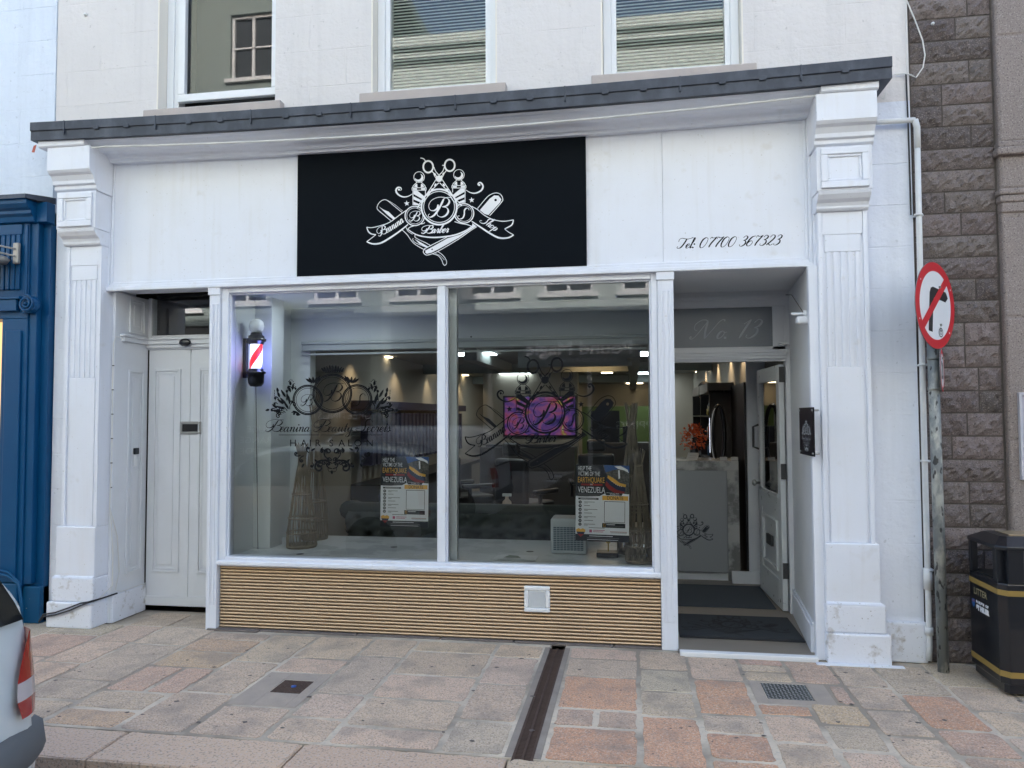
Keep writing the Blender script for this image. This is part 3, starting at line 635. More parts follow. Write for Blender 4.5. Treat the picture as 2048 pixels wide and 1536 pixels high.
# upper wall with window openings
wins = [(-3.845, -2.80, 4.20, 5.95), (-1.995, -.99, 4.20, 5.95), (-.20, .825, 4.20, 5.95)]
wl = MB(); YF, YB = -.05, .30
def wall_open(mb, x0, x1, z0, z1, ops, yf, yb):
    xs = sorted(set([x0, x1]+[v for o in ops for v in o[:2]])); zs = sorted(set([z0, z1]+[v for o in ops for v in o[2:]]))
    for i in range(len(xs)-1):
        for k in range(len(zs)-1):
            cx, cz = (xs[i]+xs[i+1])/2, (zs[k]+zs[k+1])/2
            if any(o[0] < cx < o[1] and o[2] < cz < o[3] for o in ops): continue
            mb.box(xs[i], xs[i+1], yf, yb, zs[k], zs[k+1])
up = wins+[(a, b, 8.0, 9.9) for a, b, _, _ in wins]
wall_open(wl, XL, XR, 3.86, 10.6, up, YF, YB)
part(wl, 'upper_wall', CREAMW, sal)
wl = MB(); wl.box(XL, XR, .31, 14, 10.2, 10.5); wl.box(XL, XL+.2, .31, 14, 0, 10.2); wl.box(XR-.2, XR, .31, 14, 0, 10.2); wl.box(XL, XR, 13.8, 14, 0, 10.2); wl.box(-2.7, -1.9, .31, 1.2, 10.5, 11.4)
part(wl, 'rear_walls', GMORT, sal)
for bb in ((1.63, XR, -.05, .30, .27, 3.86), (XL, -4.33, -.01, .30, 0, 3.86)): wl = MB(); wl.box(*bb); part(wl, 'side_wall', WHITER, sal)
wl = MB(); wl.box(1.3, 1.63, .0, .3, 0, 3.86); part(wl, 'pier_core', WHITER, sal)
a = MB(); a.box(1.665, XR+.01, -.085, .30, .0, .27); part(a, 'wall_plinth', WHITEW, sal, bevel=.012)
# painted splash of ashlar blocks next to the pipe handled by the render bump; windows
for i, (x0, x1, z0, z1) in enumerate(wins):
    fx0 = x0+.01; gy = .10; gb = 4.385 if i == 0 else 4.29
    for xa in ((x0, x1-.012) if i else (x0,)): a = MB(); a.box(xa, xa+.012, -.048, .24, z0, z1); part(a, 'reveal', REVEAL, sal)
    a = MB(); lx, rx = x0+.014, (x1-.014 if i else x1+.075)
    a.box(lx, lx+.06, .06, .17, z0, z1); a.box(rx-.06, rx, .06, .17, z0, z1)
    a.box(lx+.06, lx+.10, .075, .17, z0, z1); a.box(rx-.10, rx-.06, .075, .17, z0, z1)
    a.box(lx+.10, rx-.10, .07 if i else .13, .17, z0, gb-.012 if i else z0+.03)
    fr = part(a, 'window_frame', PLAIN, sal, bevel=.004)
    if i == 0:
        a = MB(); a.frame(lx+.10, rx-.10, 4.31, 5.9, .065, .055, .10); part(a, 'open_sash', PLAIN, fr, bevel=.006)
    a = MB(); gx0, gx1 = lx+.10, rx-.10
    tl = .0 
    a.add([(gx0, gy, gb), (gx1, gy, gb), (gx1, gy+tl, 5.9), (gx0, gy+tl, 5.9)], [(0, 1, 2, 3)]); part(a, 'pane', GLASSU, fr)
    a = MB(); a.box(x0-.07, x1+.08, -.125, .20, 4.03, 4.183); a.box(x0+.0, x1-.0, .0, .2, 4.183, 4.2)
    part(a, 'window_sill', SILL, sal, bevel=.01)
    a = MB()
    if i:
        z = 4.30
        while z < 5.9:
            a.add([(gx0, .125, z), (gx1, .125, z), (gx1, .148, z+.0225), (gx0, .148, z+.0225)], [(0, 1, 2, 3)])
            a.add([(gx0, .125, z-.002), (gx1, .125, z-.002), (gx1, .148, z+.018), (gx0, .148, z+.018)], [(3, 2, 1, 0)]); z += .026
        part(a, 'blind', mat('pale_blind_slat', (.80, .81, .76), .6), fr)
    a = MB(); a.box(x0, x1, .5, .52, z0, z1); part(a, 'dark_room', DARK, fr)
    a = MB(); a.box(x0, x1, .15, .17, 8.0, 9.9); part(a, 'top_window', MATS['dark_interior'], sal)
# ---- lead capped cornice, sagging a little in the middle as in old timber fronts
XC, XH = -1.5, 3.225
sag = lambda x: -.040*(1-((x-XC)/XH)**2)
xs = [-4.725+(1.72+4.725)*i/30 for i in range(31)]
a = MB(); a.sweepx([(-.37, 3.965), (-.376, 3.97), (-.376, 4.035), (-.362, 4.042), (-.05, 4.075), (-.05, 3.965)], xs, sag)
a.sweepx([(-.366, 3.893), (-.366, 3.966), (-.05, 3.966), (-.05, 3.893)], xs, sag)
cap = part(a, 'cornice_lead', LEAD, sal)
a = MB(); k = 0; x = -4.725+.30
while x < 1.65:
    s_ = sag(x); a.box(x, x+.045 if k % 3 else x+.012, -.381, -.37, 3.955 if k % 3 else 3.93, 3.985 if k % 3 else 4.037)
    for v in range(len(a.v)-8, len(a.v)): a.v[v] = (a.v[v][0], a.v[v][1], a.v[v][2]+s_)
    x += .265; k += 1
part(a, 'lead_clip', LEAD, cap, bevel=.002)
xs2 = [-4.60+(1.62+4.60)*i/30 for i in range(31)]
prof = [(-.345, 3.892), (-.345, 3.875), (-.325, 3.868), (-.325, 3.845), (-.305, 3.838), (-.285, 3.835), (-.255, 3.822), (-.225, 3.80), (-.205, 3.79), (-.15, 3.79), (-.13, 3.782), (-.115, 3.765), (-.095, 3.76), (-.085, 3.745), (-.03, 3.745), (-.03, 3.892)]
a = MB(); a.sweepx([(y, z+.045) for y, z in prof[:-1]]+[(-.03, 3.892)], [-4.29+(1.30+4.29)*i/30 for i in range(31)], sag)
part(a, 'cornice_moulding', WHITE, sal)
for xx in ([-4.68, -4.5, -4.27], [1.28, 1.5, 1.645]): a = MB(); a.sweepx([(-.340, 3.893), (-.340, 3.85), (-.33, 3.84), (-.05, 3.84), (-.05, 3.893)], xx, lambda x: 0); part(a, 'cornice_end', WHITE, sal)
# fascia
a = MB(); a.box(-4.25, .237, -.030, .25, 2.74, 3.84); a.box(.2385, 1.27, -.030, .25, 2.74, 3.84)
fas = part(a, 'fascia_board', WHITE, sal, bevel=.0012)
a = MB()
for k, (w_, yy) in enumerate(((.030, -.075), (.055, -.058), (.075, -.045))):
    o = (0, .030, .055)[k]
    a.box(-4.30+o, -4.30+w_, yy, -.02, 2.715+o, 3.80); a.box(1.30-w_, 1.30-o, yy, -.02, 2.715+o, 3.80)
    a.box(-4.30+w_, 1.30-w_, yy, -.02, 2.715+o, 2.715+w_)
part(a, 'fascia_moulding', WHITE, sal, bevel=.006, seg=3)
ik = Ink(lambda u, v, h: F(u, v, -.030)+Vector((0, -h, 0))); script(ik, 'Tel: 07700 367323', 1352, 497, 21, 207, rot=R(-2.0), thin=.05, thick=.13, slant=.5)
part(ik, 'telephone_lettering', VBLACK, fas)
# consoles and pilasters
def pilaster(x0, x1, side):
    zc = [(-.05, 3.84), (-.325, 3.84), (-.325, 3.655), (-.31, 3.635), (-.285, 3.62), (-.265, 3.585), (-.262, 3.555), (-.24, 3.55), (-.24, 3.52), (-.215, 3.505), (-.05, 3.505)]
    a = MB(); a.prism(zc, x0-.035, x1+.025, 'x'); a.box(x0-.02, x1+.012, -.232, -.05, 3.20, 3.505)
    a.prism([(-.05, 3.20), (-.235, 3.20), (-.228, 3.178), (-.205, 3.15), (-.175, 3.13), (-.165, 3.11), (-.165, 3.095), (-.15, 3.08), (-.05, 3.08)], x0-.012, x1+.006, 'x')
    con = part(a, 'console', WHITE, sal, bevel=.005)
    a = MB(); a.frame(x0+.005, x1-.012, 3.215, 3.49, .045, -.252, -.231); a.frame(x0+.05, x1-.057, 3.26, 3.445, .018, -.243, -.231); part(a, 'console_panel', WHITE, con, bevel=.008, seg=3)
    # shaft
    a = MB(); a.box(x0, x1, -.118, .30, .80, 3.08)
    n = 5; fw = (x1-x0-.09)/n
    a.box(x0, x0+.030, -.138, -.115, .80, 3.08); a.box(x1-.030, x1, -.138, -.115, .80, 3.08)
    a.box(x0+.03, x1-.03, -.130, -.115, 2.92, 3.08)
    for k in range(n):   # fillets between the flutes
        xx = x0+.045+(k+.5)*fw; a.box(xx-fw*.30, xx+fw*.30, -.128, -.115, 2.0, 2.80)
    a.box(x0+.045, x1-.045, -.128, -.115, .80, 2.0); a.box(x0+.045, x1-.045, -.128, -.115, 2.80, 2.92)
    part(a, 'pilaster_shaft', WHITE, sal, bevel=.0045, seg=3)
    l, r_ = ((-.03, 0) if side < 0 else (0, .03))
    a = MB(); a.box(x0+l*1, x1+r_*.7, -.150, .30, .395, .80); part(a, 'pilaster_base', WHITE, sal, bevel=.008)
    a = MB(); a.box(x0+l*1.6-.004, x1+r_*1.5+.004, -.168, .29, .205, .395); a.add([(x0+l-.0, -.15, .41), (x1+r_*.7, -.15, .41), (x1+r_*1.5, -.168, .395), (x0+l*1.6, -.168, .395)], [(0, 1, 2, 3)]); part(a, 'pilaster_step', WHITEW, sal, bevel=.012)
    a = MB(); a.box(x0+l*2.4-.006, x1+r_*2.2+.006, -.185, .29, 0, .205); part(a, 'pilaster_plinth', WHITEW, sal, bevel=.012)
pilaster(-4.575, -4.255, -1); pilaster(1.285, 1.612, 1)
a = MB(); a.box(1.20, 1.75, -.225, -.185, -.002, .012); part(a, 'foot_strip', WHITEW, sal, bevel=.004)
# gold ribbed stall riser
a = MB(); a.box(-3.25, .188, .0, .25, .012, .497); pb = part(a, 'stall_riser', GOLDB, sal)
a = MB(); n = 19; hh = .485/n
for k in range(n):
    zc_ = .012+(k+.5)*hh; pr_ = []
    for j in range(9): an = R(-90+j*22.5); pr_.append((-.001-.014*math.cos(an), zc_+hh*.40*math.sin(an)))
    o = len(a.v); m_ = len(pr_); a.smooth = True
    a.add([(-3.248, y, z) for y, z in pr_]+[(.186, y, z) for y, z in pr_], [(j, m_+j, m_+j+1, j+1) for j in range(m_-1)]); a.smooth = False
part(a, 'gold_rib', GOLD, pb)
a = MB(); a.box(-3.33, -2.9, -.07, .02, -.012, .014); xx = -2.9
while xx < .31: x2 = min(.33, xx+rnd.uniform(.5, .9)); a.box(xx+.004, x2-.002, -.028-rnd.uniform(0, .012), .02, -.012, .012); xx = x2
part(a, 'stone_footing', mat('worn_stone_footing', (.17, .14, .125), .9, bump=.9, bscale=35, var=.5, vscale=10, col2=(.08, .07, .065)), sal, bevel=.01)
v = thing('air_vent', (-.71, -.016, .32), 'square white louvred air vent on the gold ribbed panel', 'vent')
a = MB(); a.frame(-.805, -.613, .228, .42, .034, -.036, -.012); part(a, 'vent_frame', PLAIN, v, bevel=.009, seg=3)
a = MB()
for k in range(12): z = .266+k*.0102; a.add([(-.77, -.032, z), (-.648, -.032, z), (-.648, -.016, z+.010), (-.77, -.016, z+.010)], [(0, 1, 2, 3)]); a.add([(-.77, -.030, z-.001), (-.648, -.030, z-.001), (-.648, -.016, z+.0085), (-.77, -.016, z+.0085)], [(3, 2, 1, 0)])
part(a, 'louvre', PLAIN, v); a = MB(); a.box(-.77, -.648, -.0155, -.012, .26, .388); part(a, 'duct', DARK, v)
# posts, mullion, window frame
for x0, x1, nm in ((-3.345, -3.255, 0), (.19, .305, 1)):
    a = MB(); a.box(x0, x1, -.055, .10, .0, 2.73); a.box(x0-.008, x1+.006, -.066, .10, 2.655, 2.73)
    po = part(a, 'shopfront_post', WHITE, sal, bevel=.006, seg=3)
    a = MB(); a.box(x0+.018, x0+.034, -.064, -.05, .20, 2.58); a.box(x1-.034, x1-.018, -.064, -.05, .20, 2.58); a.box(x0+.044, x1-.044, -.059, -.05, .2, 2.58); part(a, 'post_bead', WHITE, po, bevel=.004, seg=3)
GZ0, GZ1 = .572, 2.672
sw = MB()
sw.box(-3.255, -3.195, -.03, .09, .497, 2.73); sw.box(.143, .19, -.03, .09, .497, 2.73)
sw.box(-3.195, .143, -.035, .09, .497, GZ0); sw.box(-3.195, .143, -.03, .09, GZ1, 2.73); sw.box(-1.462, -1.402, -.028, .09, GZ0, GZ1)
shw = part(sw, 'shop_window_frame', WHITE, sal, bevel=.008, seg=3)
a = MB(); a.box(-1.425, -1.345, .10, .16, .565, 2.69); part(a, 'inner_post', WHITE2, shw)
a = MB(); a.box(-3.26, .195, -.055, -.03, .505, .545); part(a, 'sill_nosing', WHITE, shw, bevel=.012, seg=3)
a = MB(); a.box(-3.195, -3.183, -.005, .03, GZ0, GZ1); a.box(.131, .143, -.005, .03, GZ0, GZ1); a.box(-1.474, -1.462, -.005, .03, GZ0, GZ1); a.box(-1.402, -1.39, -.005, .03, GZ0, GZ1)
a.box(-3.183, -1.474, -.005, .03, GZ1-.012, GZ1); a.box(-1.39, .131, -.005, .03, GZ1-.012, GZ1); part(a, 'glazing_bead', WHITE, shw, bevel=.003)
for x0, x1 in ((-3.183, -1.474), (-1.39, .131)):
    a = MB(); a.add([(x0, .02, GZ0), (x1, .02, GZ0), (x1, .02, GZ1-.012), (x0, .02, GZ1-.012)], [(0, 1, 2, 3)]); part(a, 'pane', GLASS, shw)
DEC = .0185   # decals stuck on the outer face of the panes
def dmap(ox, oy, sc): return lambda u, v, h: F(ox+u/sc, oy+v/sc, DEC)+Vector((0, -h*.2, 0))
ik = Ink(dmap(500, 700, 5.906)); beauty_logo(ik); part(ik, 'salon_decal', VBLACK, shw, label='black hair salon crest and lettering on the left pane')
# the barber decal sits over image box 930..1255 x 712..958
def dm2(u, v, h):
    px = 930+(u-190)*(1255-930)/(1862-190)*1.0; py = 711+(v-140)*(960-711)/(1372-140)
    return F(px, py-(px-1090)*.012, DEC)+Vector((0, -h*.2, 0))
ik = Ink(dm2); barber_logo(ik, 1.0); part(ik, 'barber_decal', VBLACK, shw, label='black scissors and razors emblem on the right pane')
# ---- left entrance
a = MB(); a.box(-4.253, -4.225, 0, .43, 0, 2.72); sp_ = part(a, 'entry_side_panel', WHITE2, sal, bevel=.004)
a = MB()
def panel_yz(mb, x, y0, y1, z0, z1):   # raised mouldings on a wall facing +x
    for k, (o, d) in enumerate(((0, .014), (.02, .006))):
        mb.box(x, x+d, y0+o, y0+o+.018, z0+o, z1-o); mb.box(x, x+d, y1-o-.018, y1-o, z0+o, z1-o); mb.box(x, x+d, y0+o+.018, y1-o-.018, z0+o, z0+o+.018); mb.box(x, x+d, y0+o+.018, y1-o-.018, z1-o-.018, z1-o)
    mb.box(x, x+.008, y0+.06, y1-.06, z0+.06, z1-.06)
panel_yz(a, -4.225, .17, .37, .36, 2.08); panel_yz(a, -4.225, .17, .37, 2.40, 2.70); part(a, 'side_moulding', WHITE2, sp_, bevel=.004)
a = MB(); a.box(-4.225, -4.20, .0, .42, .0, .225); part(a, 'entry_skirting', WHITEW, sal, bevel=.008)
a = MB(); a.box(-4.225, -3.25, .42, .5, 2.27, 2.375); a.box(-4.225, -3.25, .385, .42, 2.315, 2.355); a.box(-4.225, -3.25, .37, .42, 2.355, 2.375); a.box(-4.225, -3.25, .40, .42, 2.285, 2.315)
a.box(-4.225, -4.195, .08, .42, 2.315, 2.355); a.box(-4.225, -4.18, .06, .42, 2.355, 2.375)
a.box(-4.225, -4.19, .42, .5, 2.375, 2.73); a.box(-4.19, -3.25, .43, .5, 2.375, 2.40); part(a, 'door_head', WHITE2, sal, bevel=.006, seg=3)
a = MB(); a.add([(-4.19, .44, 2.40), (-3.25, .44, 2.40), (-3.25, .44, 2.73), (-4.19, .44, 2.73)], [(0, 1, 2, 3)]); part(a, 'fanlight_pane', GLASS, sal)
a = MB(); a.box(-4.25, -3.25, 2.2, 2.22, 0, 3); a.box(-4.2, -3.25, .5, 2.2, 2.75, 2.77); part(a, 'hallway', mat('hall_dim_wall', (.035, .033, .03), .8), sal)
dr = MB(); dr.box(-4.215, -3.815, .43, .47, .04, 2.27); dr.box(-3.811, -3.26, .43, .47, .04, 2.27); dr.box(-4.215, -3.26, .418, .43, .045, .125)
door = part(dr, 'entry_door', WHITE2, sal, bevel=.004)
a = MB()
def panel_xz(mb, y, x0, x1, z0, z1, d0=.014):
    for k, (o, d) in enumerate(((0, d0), (.022, d0*.45))):
        mb.box(x0+o, x0+o+.02, y-d, y, z0+o, z1-o); mb.box(x1-o-.02, x1-o, y-d, y, z0+o, z1-o); mb.box(x0+o+.02, x1-o-.02, y-d, y, z0+o, z0+o+.02); mb.box(x0+o+.02, x1-o-.02, y-d, y, z1-o-.02, z1-o)
    mb.box(x0+.065, x1-.065, y-.008, y, z0+.065, z1-.065)
panel_xz(a, .43, -4.16, -3.90, .33, 2.10); panel_xz(a, .43, -3.73, -3.47, .33, 2.10); part(a, 'door_panel', WHITE2, door, bevel=.005, seg=3)
a = MB(); a.frame(-3.90, -3.70, 1.528, 1.638, .022, .416, .43); lb = part(a, 'letterbox', STEEL, door, bevel=.003)
a = MB(); a.box(-3.878, -3.722, .424, .43, 1.55, 1.616); part(a, 'letterbox_flap', DARK, lb)
a = MB(); a.lathe([(.001, .012), (.035, .010), (.044, 0), (.044, -.004)], (0, 0, 0), 24, (0, -1, 0)); a.xf(lambda p: Vector((-3.83+p.x*1.25, .362+p.y, 2.325+p.z*.75))); part(a, 'number_plate', BLACKP, door)
bell = thing('door_bell', (-4.205, .26, 1.36), 'small black and white bell push on the side panel of the left doorway', 'door bell')
a = MB(); a.box(-4.213, -4.19, .235, .285, 1.36, 1.415); part(a, 'bell_camera', BLACKP, bell, bevel=.005)
a = MB(); a.box(-4.216, -4.20, .243, .278, 1.26, 1.357); part(a, 'bell_push', PLAIN, bell, bevel=.007, seg=3)
# ---- right entrance recess
a = MB(); a.prism([(1.229, -.065), (1.318, 1.02), (1.40, 1.02), (1.28, -.065)], 0, 2.714, 'z'); a.box(.30, 1.45, .3, 1.2, 2.73, 2.76); a.box(.305, 1.29, -.02, .3, 2.715, 2.74); a.box(.20, .30, .25, 1.2, 2.4, 2.73)
part(a, 'recess_lining', mat('recess_white_paint', (.70, .71, .73), .45, bump=.08, bscale=14), sal)
a = MB(); a.prism([(1.212, -.0), (1.297, 1.02), (1.33, 1.02), (1.245, 0)], 0, .20, 'z'); a.prism([(1.221, -.0), (1.306, 1.02), (1.33, 1.02), (1.245, 0)], .20, .225, 'z'); part(a, 'recess_skirting', WHITE, sal, bevel=.006)
a = MB(); a.box(1.222, 1.286, -.112, -.06, .0, 2.715); part(a, 'pilaster_return', WHITE, sal, bevel=.005)
a = MB(); TY = 1.02
a.box(1.282, 1.36, TY, TY+.1, 0, 2.60); a.box(.25, 1.36, TY, TY+.1, 2.60, 2.74); a.box(1.185, 1.282, TY+.01, TY+.1, 2.21, 2.60); a.box(.25, 1.185, TY+.01, TY+.1, 2.595, 2.60); a.box(.25, 1.282, TY+.01, TY+.1, 2.13, 2.255)
a.box(.25, 1.29, TY-.045, TY+.01, 2.20, 2.225); a.box(.25, 1.285, TY-.03, TY+.01, 2.175, 2.20); a.box(.25, 1.28, TY-.015, TY+.01, 2.15, 2.175); a.box(.25, 1.32, TY-.02, TY, 2.655, 2.69)
part(a, 'entrance_frame', MATS['recess_white_paint'], sal, bevel=.005, seg=3)
a = MB(); a.box(.25, 1.185, TY+.02, TY+.03, 2.255, 2.595); tp = part(a, 'transom_pane', mat('frosted_grey_glass', (.20, .215, .235), .25, spec=.5), sal)
ik = Ink(lambda u, v, h: F(u, v, TY+.02)+Vector((0, -h, 0))); script(ik, 'No. 13', 1380, 678, 38, 132, thin=.04, thick=.11, rot=R(-1)); part(ik, 'number_lettering', VGREY, tp)
# door leaf, opened inwards against the right-hand wall
lf = MB(); LW, LH, LT = .86, 2.10, .045
lf.box(.0, .10, 0, LT, .03, LH); lf.box(LW-.10, LW, 0, LT, .03, LH); lf.box(.10, LW-.10, 0, LT, .03, .27); lf.box(.10, LW-.10, 0, LT, LH-.13, LH); lf.box(.10, LW-.10, 0, LT, .82, .98); lf.box(.10, LW-.10, .012, LT-.012, .27, .82)
ldoor = MB()
ang = R(96); hx, hy = 1.272, TY+.03
def dx(p): return Vector((hx-(p.x*math.cos(ang)-p.y*math.sin(ang)), hy+(p.x*math.sin(ang)+p.y*math.cos(ang)), p.z))
def dx(p):   # leaf x runs from the hinge into the shop
    ux, uy = -.046, .9989; return Vector((hx+p.x*ux-p.y*uy, hy+p.x*uy+p.y*ux, p.z))
lf.xf(dx); leaf = part(lf, 'shop_door', mat('shop_door_paint', (.66, .68, .68), .4, bump=.08, bscale=20, speck=[(16, .70, .73, .9, (.05, .05, .05))]), sal, bevel=.004)
a = MB(); a.box(.10, LW-.10, .02, .024, .98, LH-.13); a.xf(dx); part(a, 'door_glass', GLASS, leaf)
a = MB(); a.frame(.16, LW-.16, .33, .76, .025, LT-.013, LT+.008); a.frame(.08, LW-.08, .96, 1.0, .012, LT, LT+.012); a.xf(dx); part(a, 'door_moulding', MATS['shop_door_paint'], leaf, bevel=.005)
a = MB(); a.box(.33, .53, LT-.01, LT+.012, .51, .60); a.xf(dx); part(a, 'door_letter_plate', DARKST, leaf, bevel=.003)
for z in (.30, 1.13, 1.95): a = MB(); a.box(-.012, .001, -.004, LT*.9, z, z+.13); a.xf(dx); part(a, 'hinge', DARKST, leaf)
a = MB(); a.lathe([(.012, 0), (.012, .03), (.028, .04), (.032, .055), (.02, .07), (.001, .072)], (LW-.06, LT, 1.03), 16, (0, 1, 0)); a.lathe([(.012, 0), (.012, .03), (.028, .04), (.032, .055), (.02, .07), (.001, .072)], (LW-.06, 0, 1.03), 16, (0, -1, 0)); a.xf(dx); part(a, 'door_knob', STEEL, leaf)
a = MB(); a.tube([(LW-.04, LT+.0, 1.35), (LW-.04, LT+.05, 1.37), (LW-.04, LT+.05, 1.56), (LW-.04, LT, 1.58)], .012, 6); a.xf(dx); part(a, 'pull_handle', DARKST, leaf)
a = MB(); a.box(.31, 1.225, -.16, -.10, -.004, .03); part(a, 'threshold_strip', PLAIN, sal, bevel=.005)

# ================================================================= SHOP INTERIOR (parts of the building, then the things in it)
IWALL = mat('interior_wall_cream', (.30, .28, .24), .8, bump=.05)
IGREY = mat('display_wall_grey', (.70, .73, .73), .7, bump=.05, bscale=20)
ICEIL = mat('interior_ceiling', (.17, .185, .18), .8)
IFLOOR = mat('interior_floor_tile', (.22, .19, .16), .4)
MARB = mat('grey_veined_marble', (.50, .50, .48), .25, var=.9, vscale=3.2, col2=(.20, .20, .195), vthr=(.47, .56), detail=10.)
MARW = mat('white_marble_shelf', (.72, .74, .75), .25, var=.7, vscale=2.2, col2=(.5, .52, .53), vthr=(.49, .56), detail=10.)
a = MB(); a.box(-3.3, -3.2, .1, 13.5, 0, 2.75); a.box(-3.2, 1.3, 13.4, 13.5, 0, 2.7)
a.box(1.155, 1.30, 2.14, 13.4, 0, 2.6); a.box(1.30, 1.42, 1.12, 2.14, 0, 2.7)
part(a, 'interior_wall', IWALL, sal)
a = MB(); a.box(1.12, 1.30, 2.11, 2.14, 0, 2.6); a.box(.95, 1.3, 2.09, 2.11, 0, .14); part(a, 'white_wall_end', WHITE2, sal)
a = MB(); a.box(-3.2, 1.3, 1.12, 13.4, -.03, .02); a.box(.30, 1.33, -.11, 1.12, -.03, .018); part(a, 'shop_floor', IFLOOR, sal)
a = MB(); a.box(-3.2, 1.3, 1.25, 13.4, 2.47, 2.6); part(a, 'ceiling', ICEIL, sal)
a = MB(); a.box(-3.2, 1.3, 5.6, 5.75, 2.33, 2.47); a.box(-1.95, -1.8, 3.0, 5.6, 2.33, 2.47); a.box(-.05, .1, 3.0, 13.4, 2.33, 2.47); a.box(-3.2, 1.3, 9.2, 9.35, 2.33, 2.47); a.box(-1.4, .0, 3.6, 3.7, 2.28, 2.47)
part(a, 'ceiling_beam', mat('beam_grey_green', (.22, .25, .245), .7), sal)
a = MB(); a.box(-3.2, .25, 1.08, 1.2, 2.34, 2.75); a.box(-3.2, -3.0, 1.08, 1.2, .0, 2.34); a.box(.145, .25, .09, 1.2, 0, 2.75); a.box(-3.2, .25, .09, 1.08, 2.70, 2.75); a.box(-3.21, -3.195, .09, 1.1, .5, 2.72)
part(a, 'display_wall', IGREY, sal)
a = MB(); a.box(-3.195, -3.04, .40, .62, .563, 2.70); part(a, 'display_pier', IGREY, sal, bevel=.003)
a = MB(); a.box(-3.2, .145, .09, 1.12, .44, .562); part(a, 'display_shelf', MARW, sal)
a = MB()
for px, py in ((600, 1107), (788, 1093), (1060, 1102)):
    p = P(px, py, 2, .566); a.lathe([(.03, 0), (.03, .002), (.001, .002)], (p.x, p.y, .562), 16)
part(a, 'cable_grommet', DARKST, sal)
a = MB(); a.box(-3.04, .14, .98, 1.075, 2.29, 2.37); a.box(-3.03, .13, .96, .98, 2.245, 2.262); a.box(-3.04, .14, .965, .98, 2.345, 2.375)
part(a, 'roller_blind_box', mat('blind_box_grey', (.40, .43, .43), .5), sal, bevel=.005)
LWARM, LCOOL = mat('warm_lamp', (1, 1, 1), emit=(1, .78, .48), estr=2.6), mat('cool_lamp', (1, 1, 1), emit=(.86, .97, 1), estr=2.8)
def clight(x, y, wx, wy, m, z=2.465):
    a = MB(); a.box(x-wx/2, x+wx/2, y-wy/2, y+wy/2, z-.012, z); part(a, 'ceiling_light', m, sal)
for (px, py, wx, wy, c) in ((938, 708, .62, .5, 1), (1005, 733, .5, .5, 1), (1035, 749, .6, .6, 1), (1283, 709, .6, .5, 1), (1289, 731, .6, .5, 1), (1294, 747, .6, .5, 1),
                            (763, 715, .26, .16, 0), (853, 737, .34, .2, 0), (1109, 731, .2, .2, 0), (1060, 736, .2, .2, 0), (1200, 734, .2, .2, 0), (1214, 746, .2, .2, 0), (1160, 754, .2, .2, 0),
                            (1269, 767, .4, .3, 0), (1106, 769, .4, .3, 0), (920, 751, .3, .2, 0), (965, 764, .34, .3, 0), (1421, 726, .22, .08, 0), (1406, 744, .26, .12, 0), (1394, 757, .28, .16, 0)):
    p = P(px, py, 2, 2.455)
    clight(p.x, p.y, wx, wy, (LWARM, LCOOL)[c])
a = MB(); a.box(-.9, -.2, 5.0, 5.55, 2.462, 2.468); part(a, 'glowing_ceiling_recess', mat('amber_recess', (1, 1, 1), emit=(1, .62, .3), estr=.9), sal)
for k, (x, y, z) in enumerate(((-3.0, 2.6, 2.44), (-3.0, 4.2, 2.44), (-3.0, 5.8, 2.44), (-3.0, 8, 2.44), (1.05, 2.5, 2.44), (1.05, 3.5, 2.44), (1.05, 4.8, 2.44), (1.05, 6.5, 2.44), (-1.5, 12.9, 2.44), (-.5, 12.9, 2.44))):
    ld = bpy.data.lights.new('wall_spot', 'SPOT'); ld.energy = 3; ld.color = (1, .74, .45); ld.spot_size = R(100); ld.spot_blend = .6; ld.shadow_soft_size = .03
    lo = bpy.data.objects.new('wall_spot', ld); COL.objects.link(lo); lo.location = (x, y, z); lo.parent = None
al = bpy.data.lights.new('display_fill_lamp', 'AREA'); al.shape = 'RECTANGLE'; al.size = .5; al.size_y = .3; al.energy = 1.0; al.color = (.82, .93, 1)  # soft lamp added to brighten the left wall of the display
ao = bpy.data.objects.new('display_fill_lamp', al); COL.objects.link(ao); ao.location = (-2.55, .35, 2.66)
# ---- things in the display
CANE = mat('grey_brown_cane', (.27, .225, .17), .7, var=.6, vscale=20, col2=(.13, .105, .08))
def cane_lamp(x, y, h, rb, label):
    t = thing('cane_lantern', (x, y, .562), label, 'lantern', 'cane cone lanterns in the shop window')
    n = 27; rr = random.Random(int(h*100)); zn = h*.84; a = MB()
    prof = lambda z: rb*(1-.3*z/h) if z < h*.2 else .026+(rb*.94-.026)*max(0, 1-(z-h*.2)/(zn-h*.2)) if z < zn else .026+.03*(z-zn)/(h-zn)
    for k in range(n):
        t0 = 6.283*k/n+rr.uniform(-.08, .08); tw = rr.uniform(-.35, .35); pts = []
        for i in range(15):
            z = h*i/14*rr.uniform(.95, 1) if i == 14 else h*i/14; a_ = t0+tw*math.sin(i*.31); r_ = prof(z)*rr.uniform(.96, 1.03)
            pts.append((x+r_*math.cos(a_), y+r_*math.sin(a_), .575+z))
        a.tube(pts, .0045, 4, cap=False)
    part(a, 'cane_strips', CANE, t)
    a = MB()
    for z in (h*.13, h*.27, h*.5, zn):
        r_ = prof(z)+.004; a.tube([(x+r_*math.cos(6.283*k/20), y+r_*math.sin(6.283*k/20), .575+z) for k in range(21)], .007, 5, cap=False)
    part(a, 'cane_hoop', CANE, t); a = MB(); a.lathe([(rb, 0), (rb+.004, .012), (rb, .024), (.001, .024)], (x, y, .564), 24); part(a, 'lantern_base', CANE, t)
_p = lambda u, v, top: (lambda q: (q.x, q.y, F(u, top, q.y).z-.575))(P(u, v, 2, .562))
cane_lamp(*_p(629, 1078, 808), .118, 'taller cane cone lantern with a flared top at the left of the display')
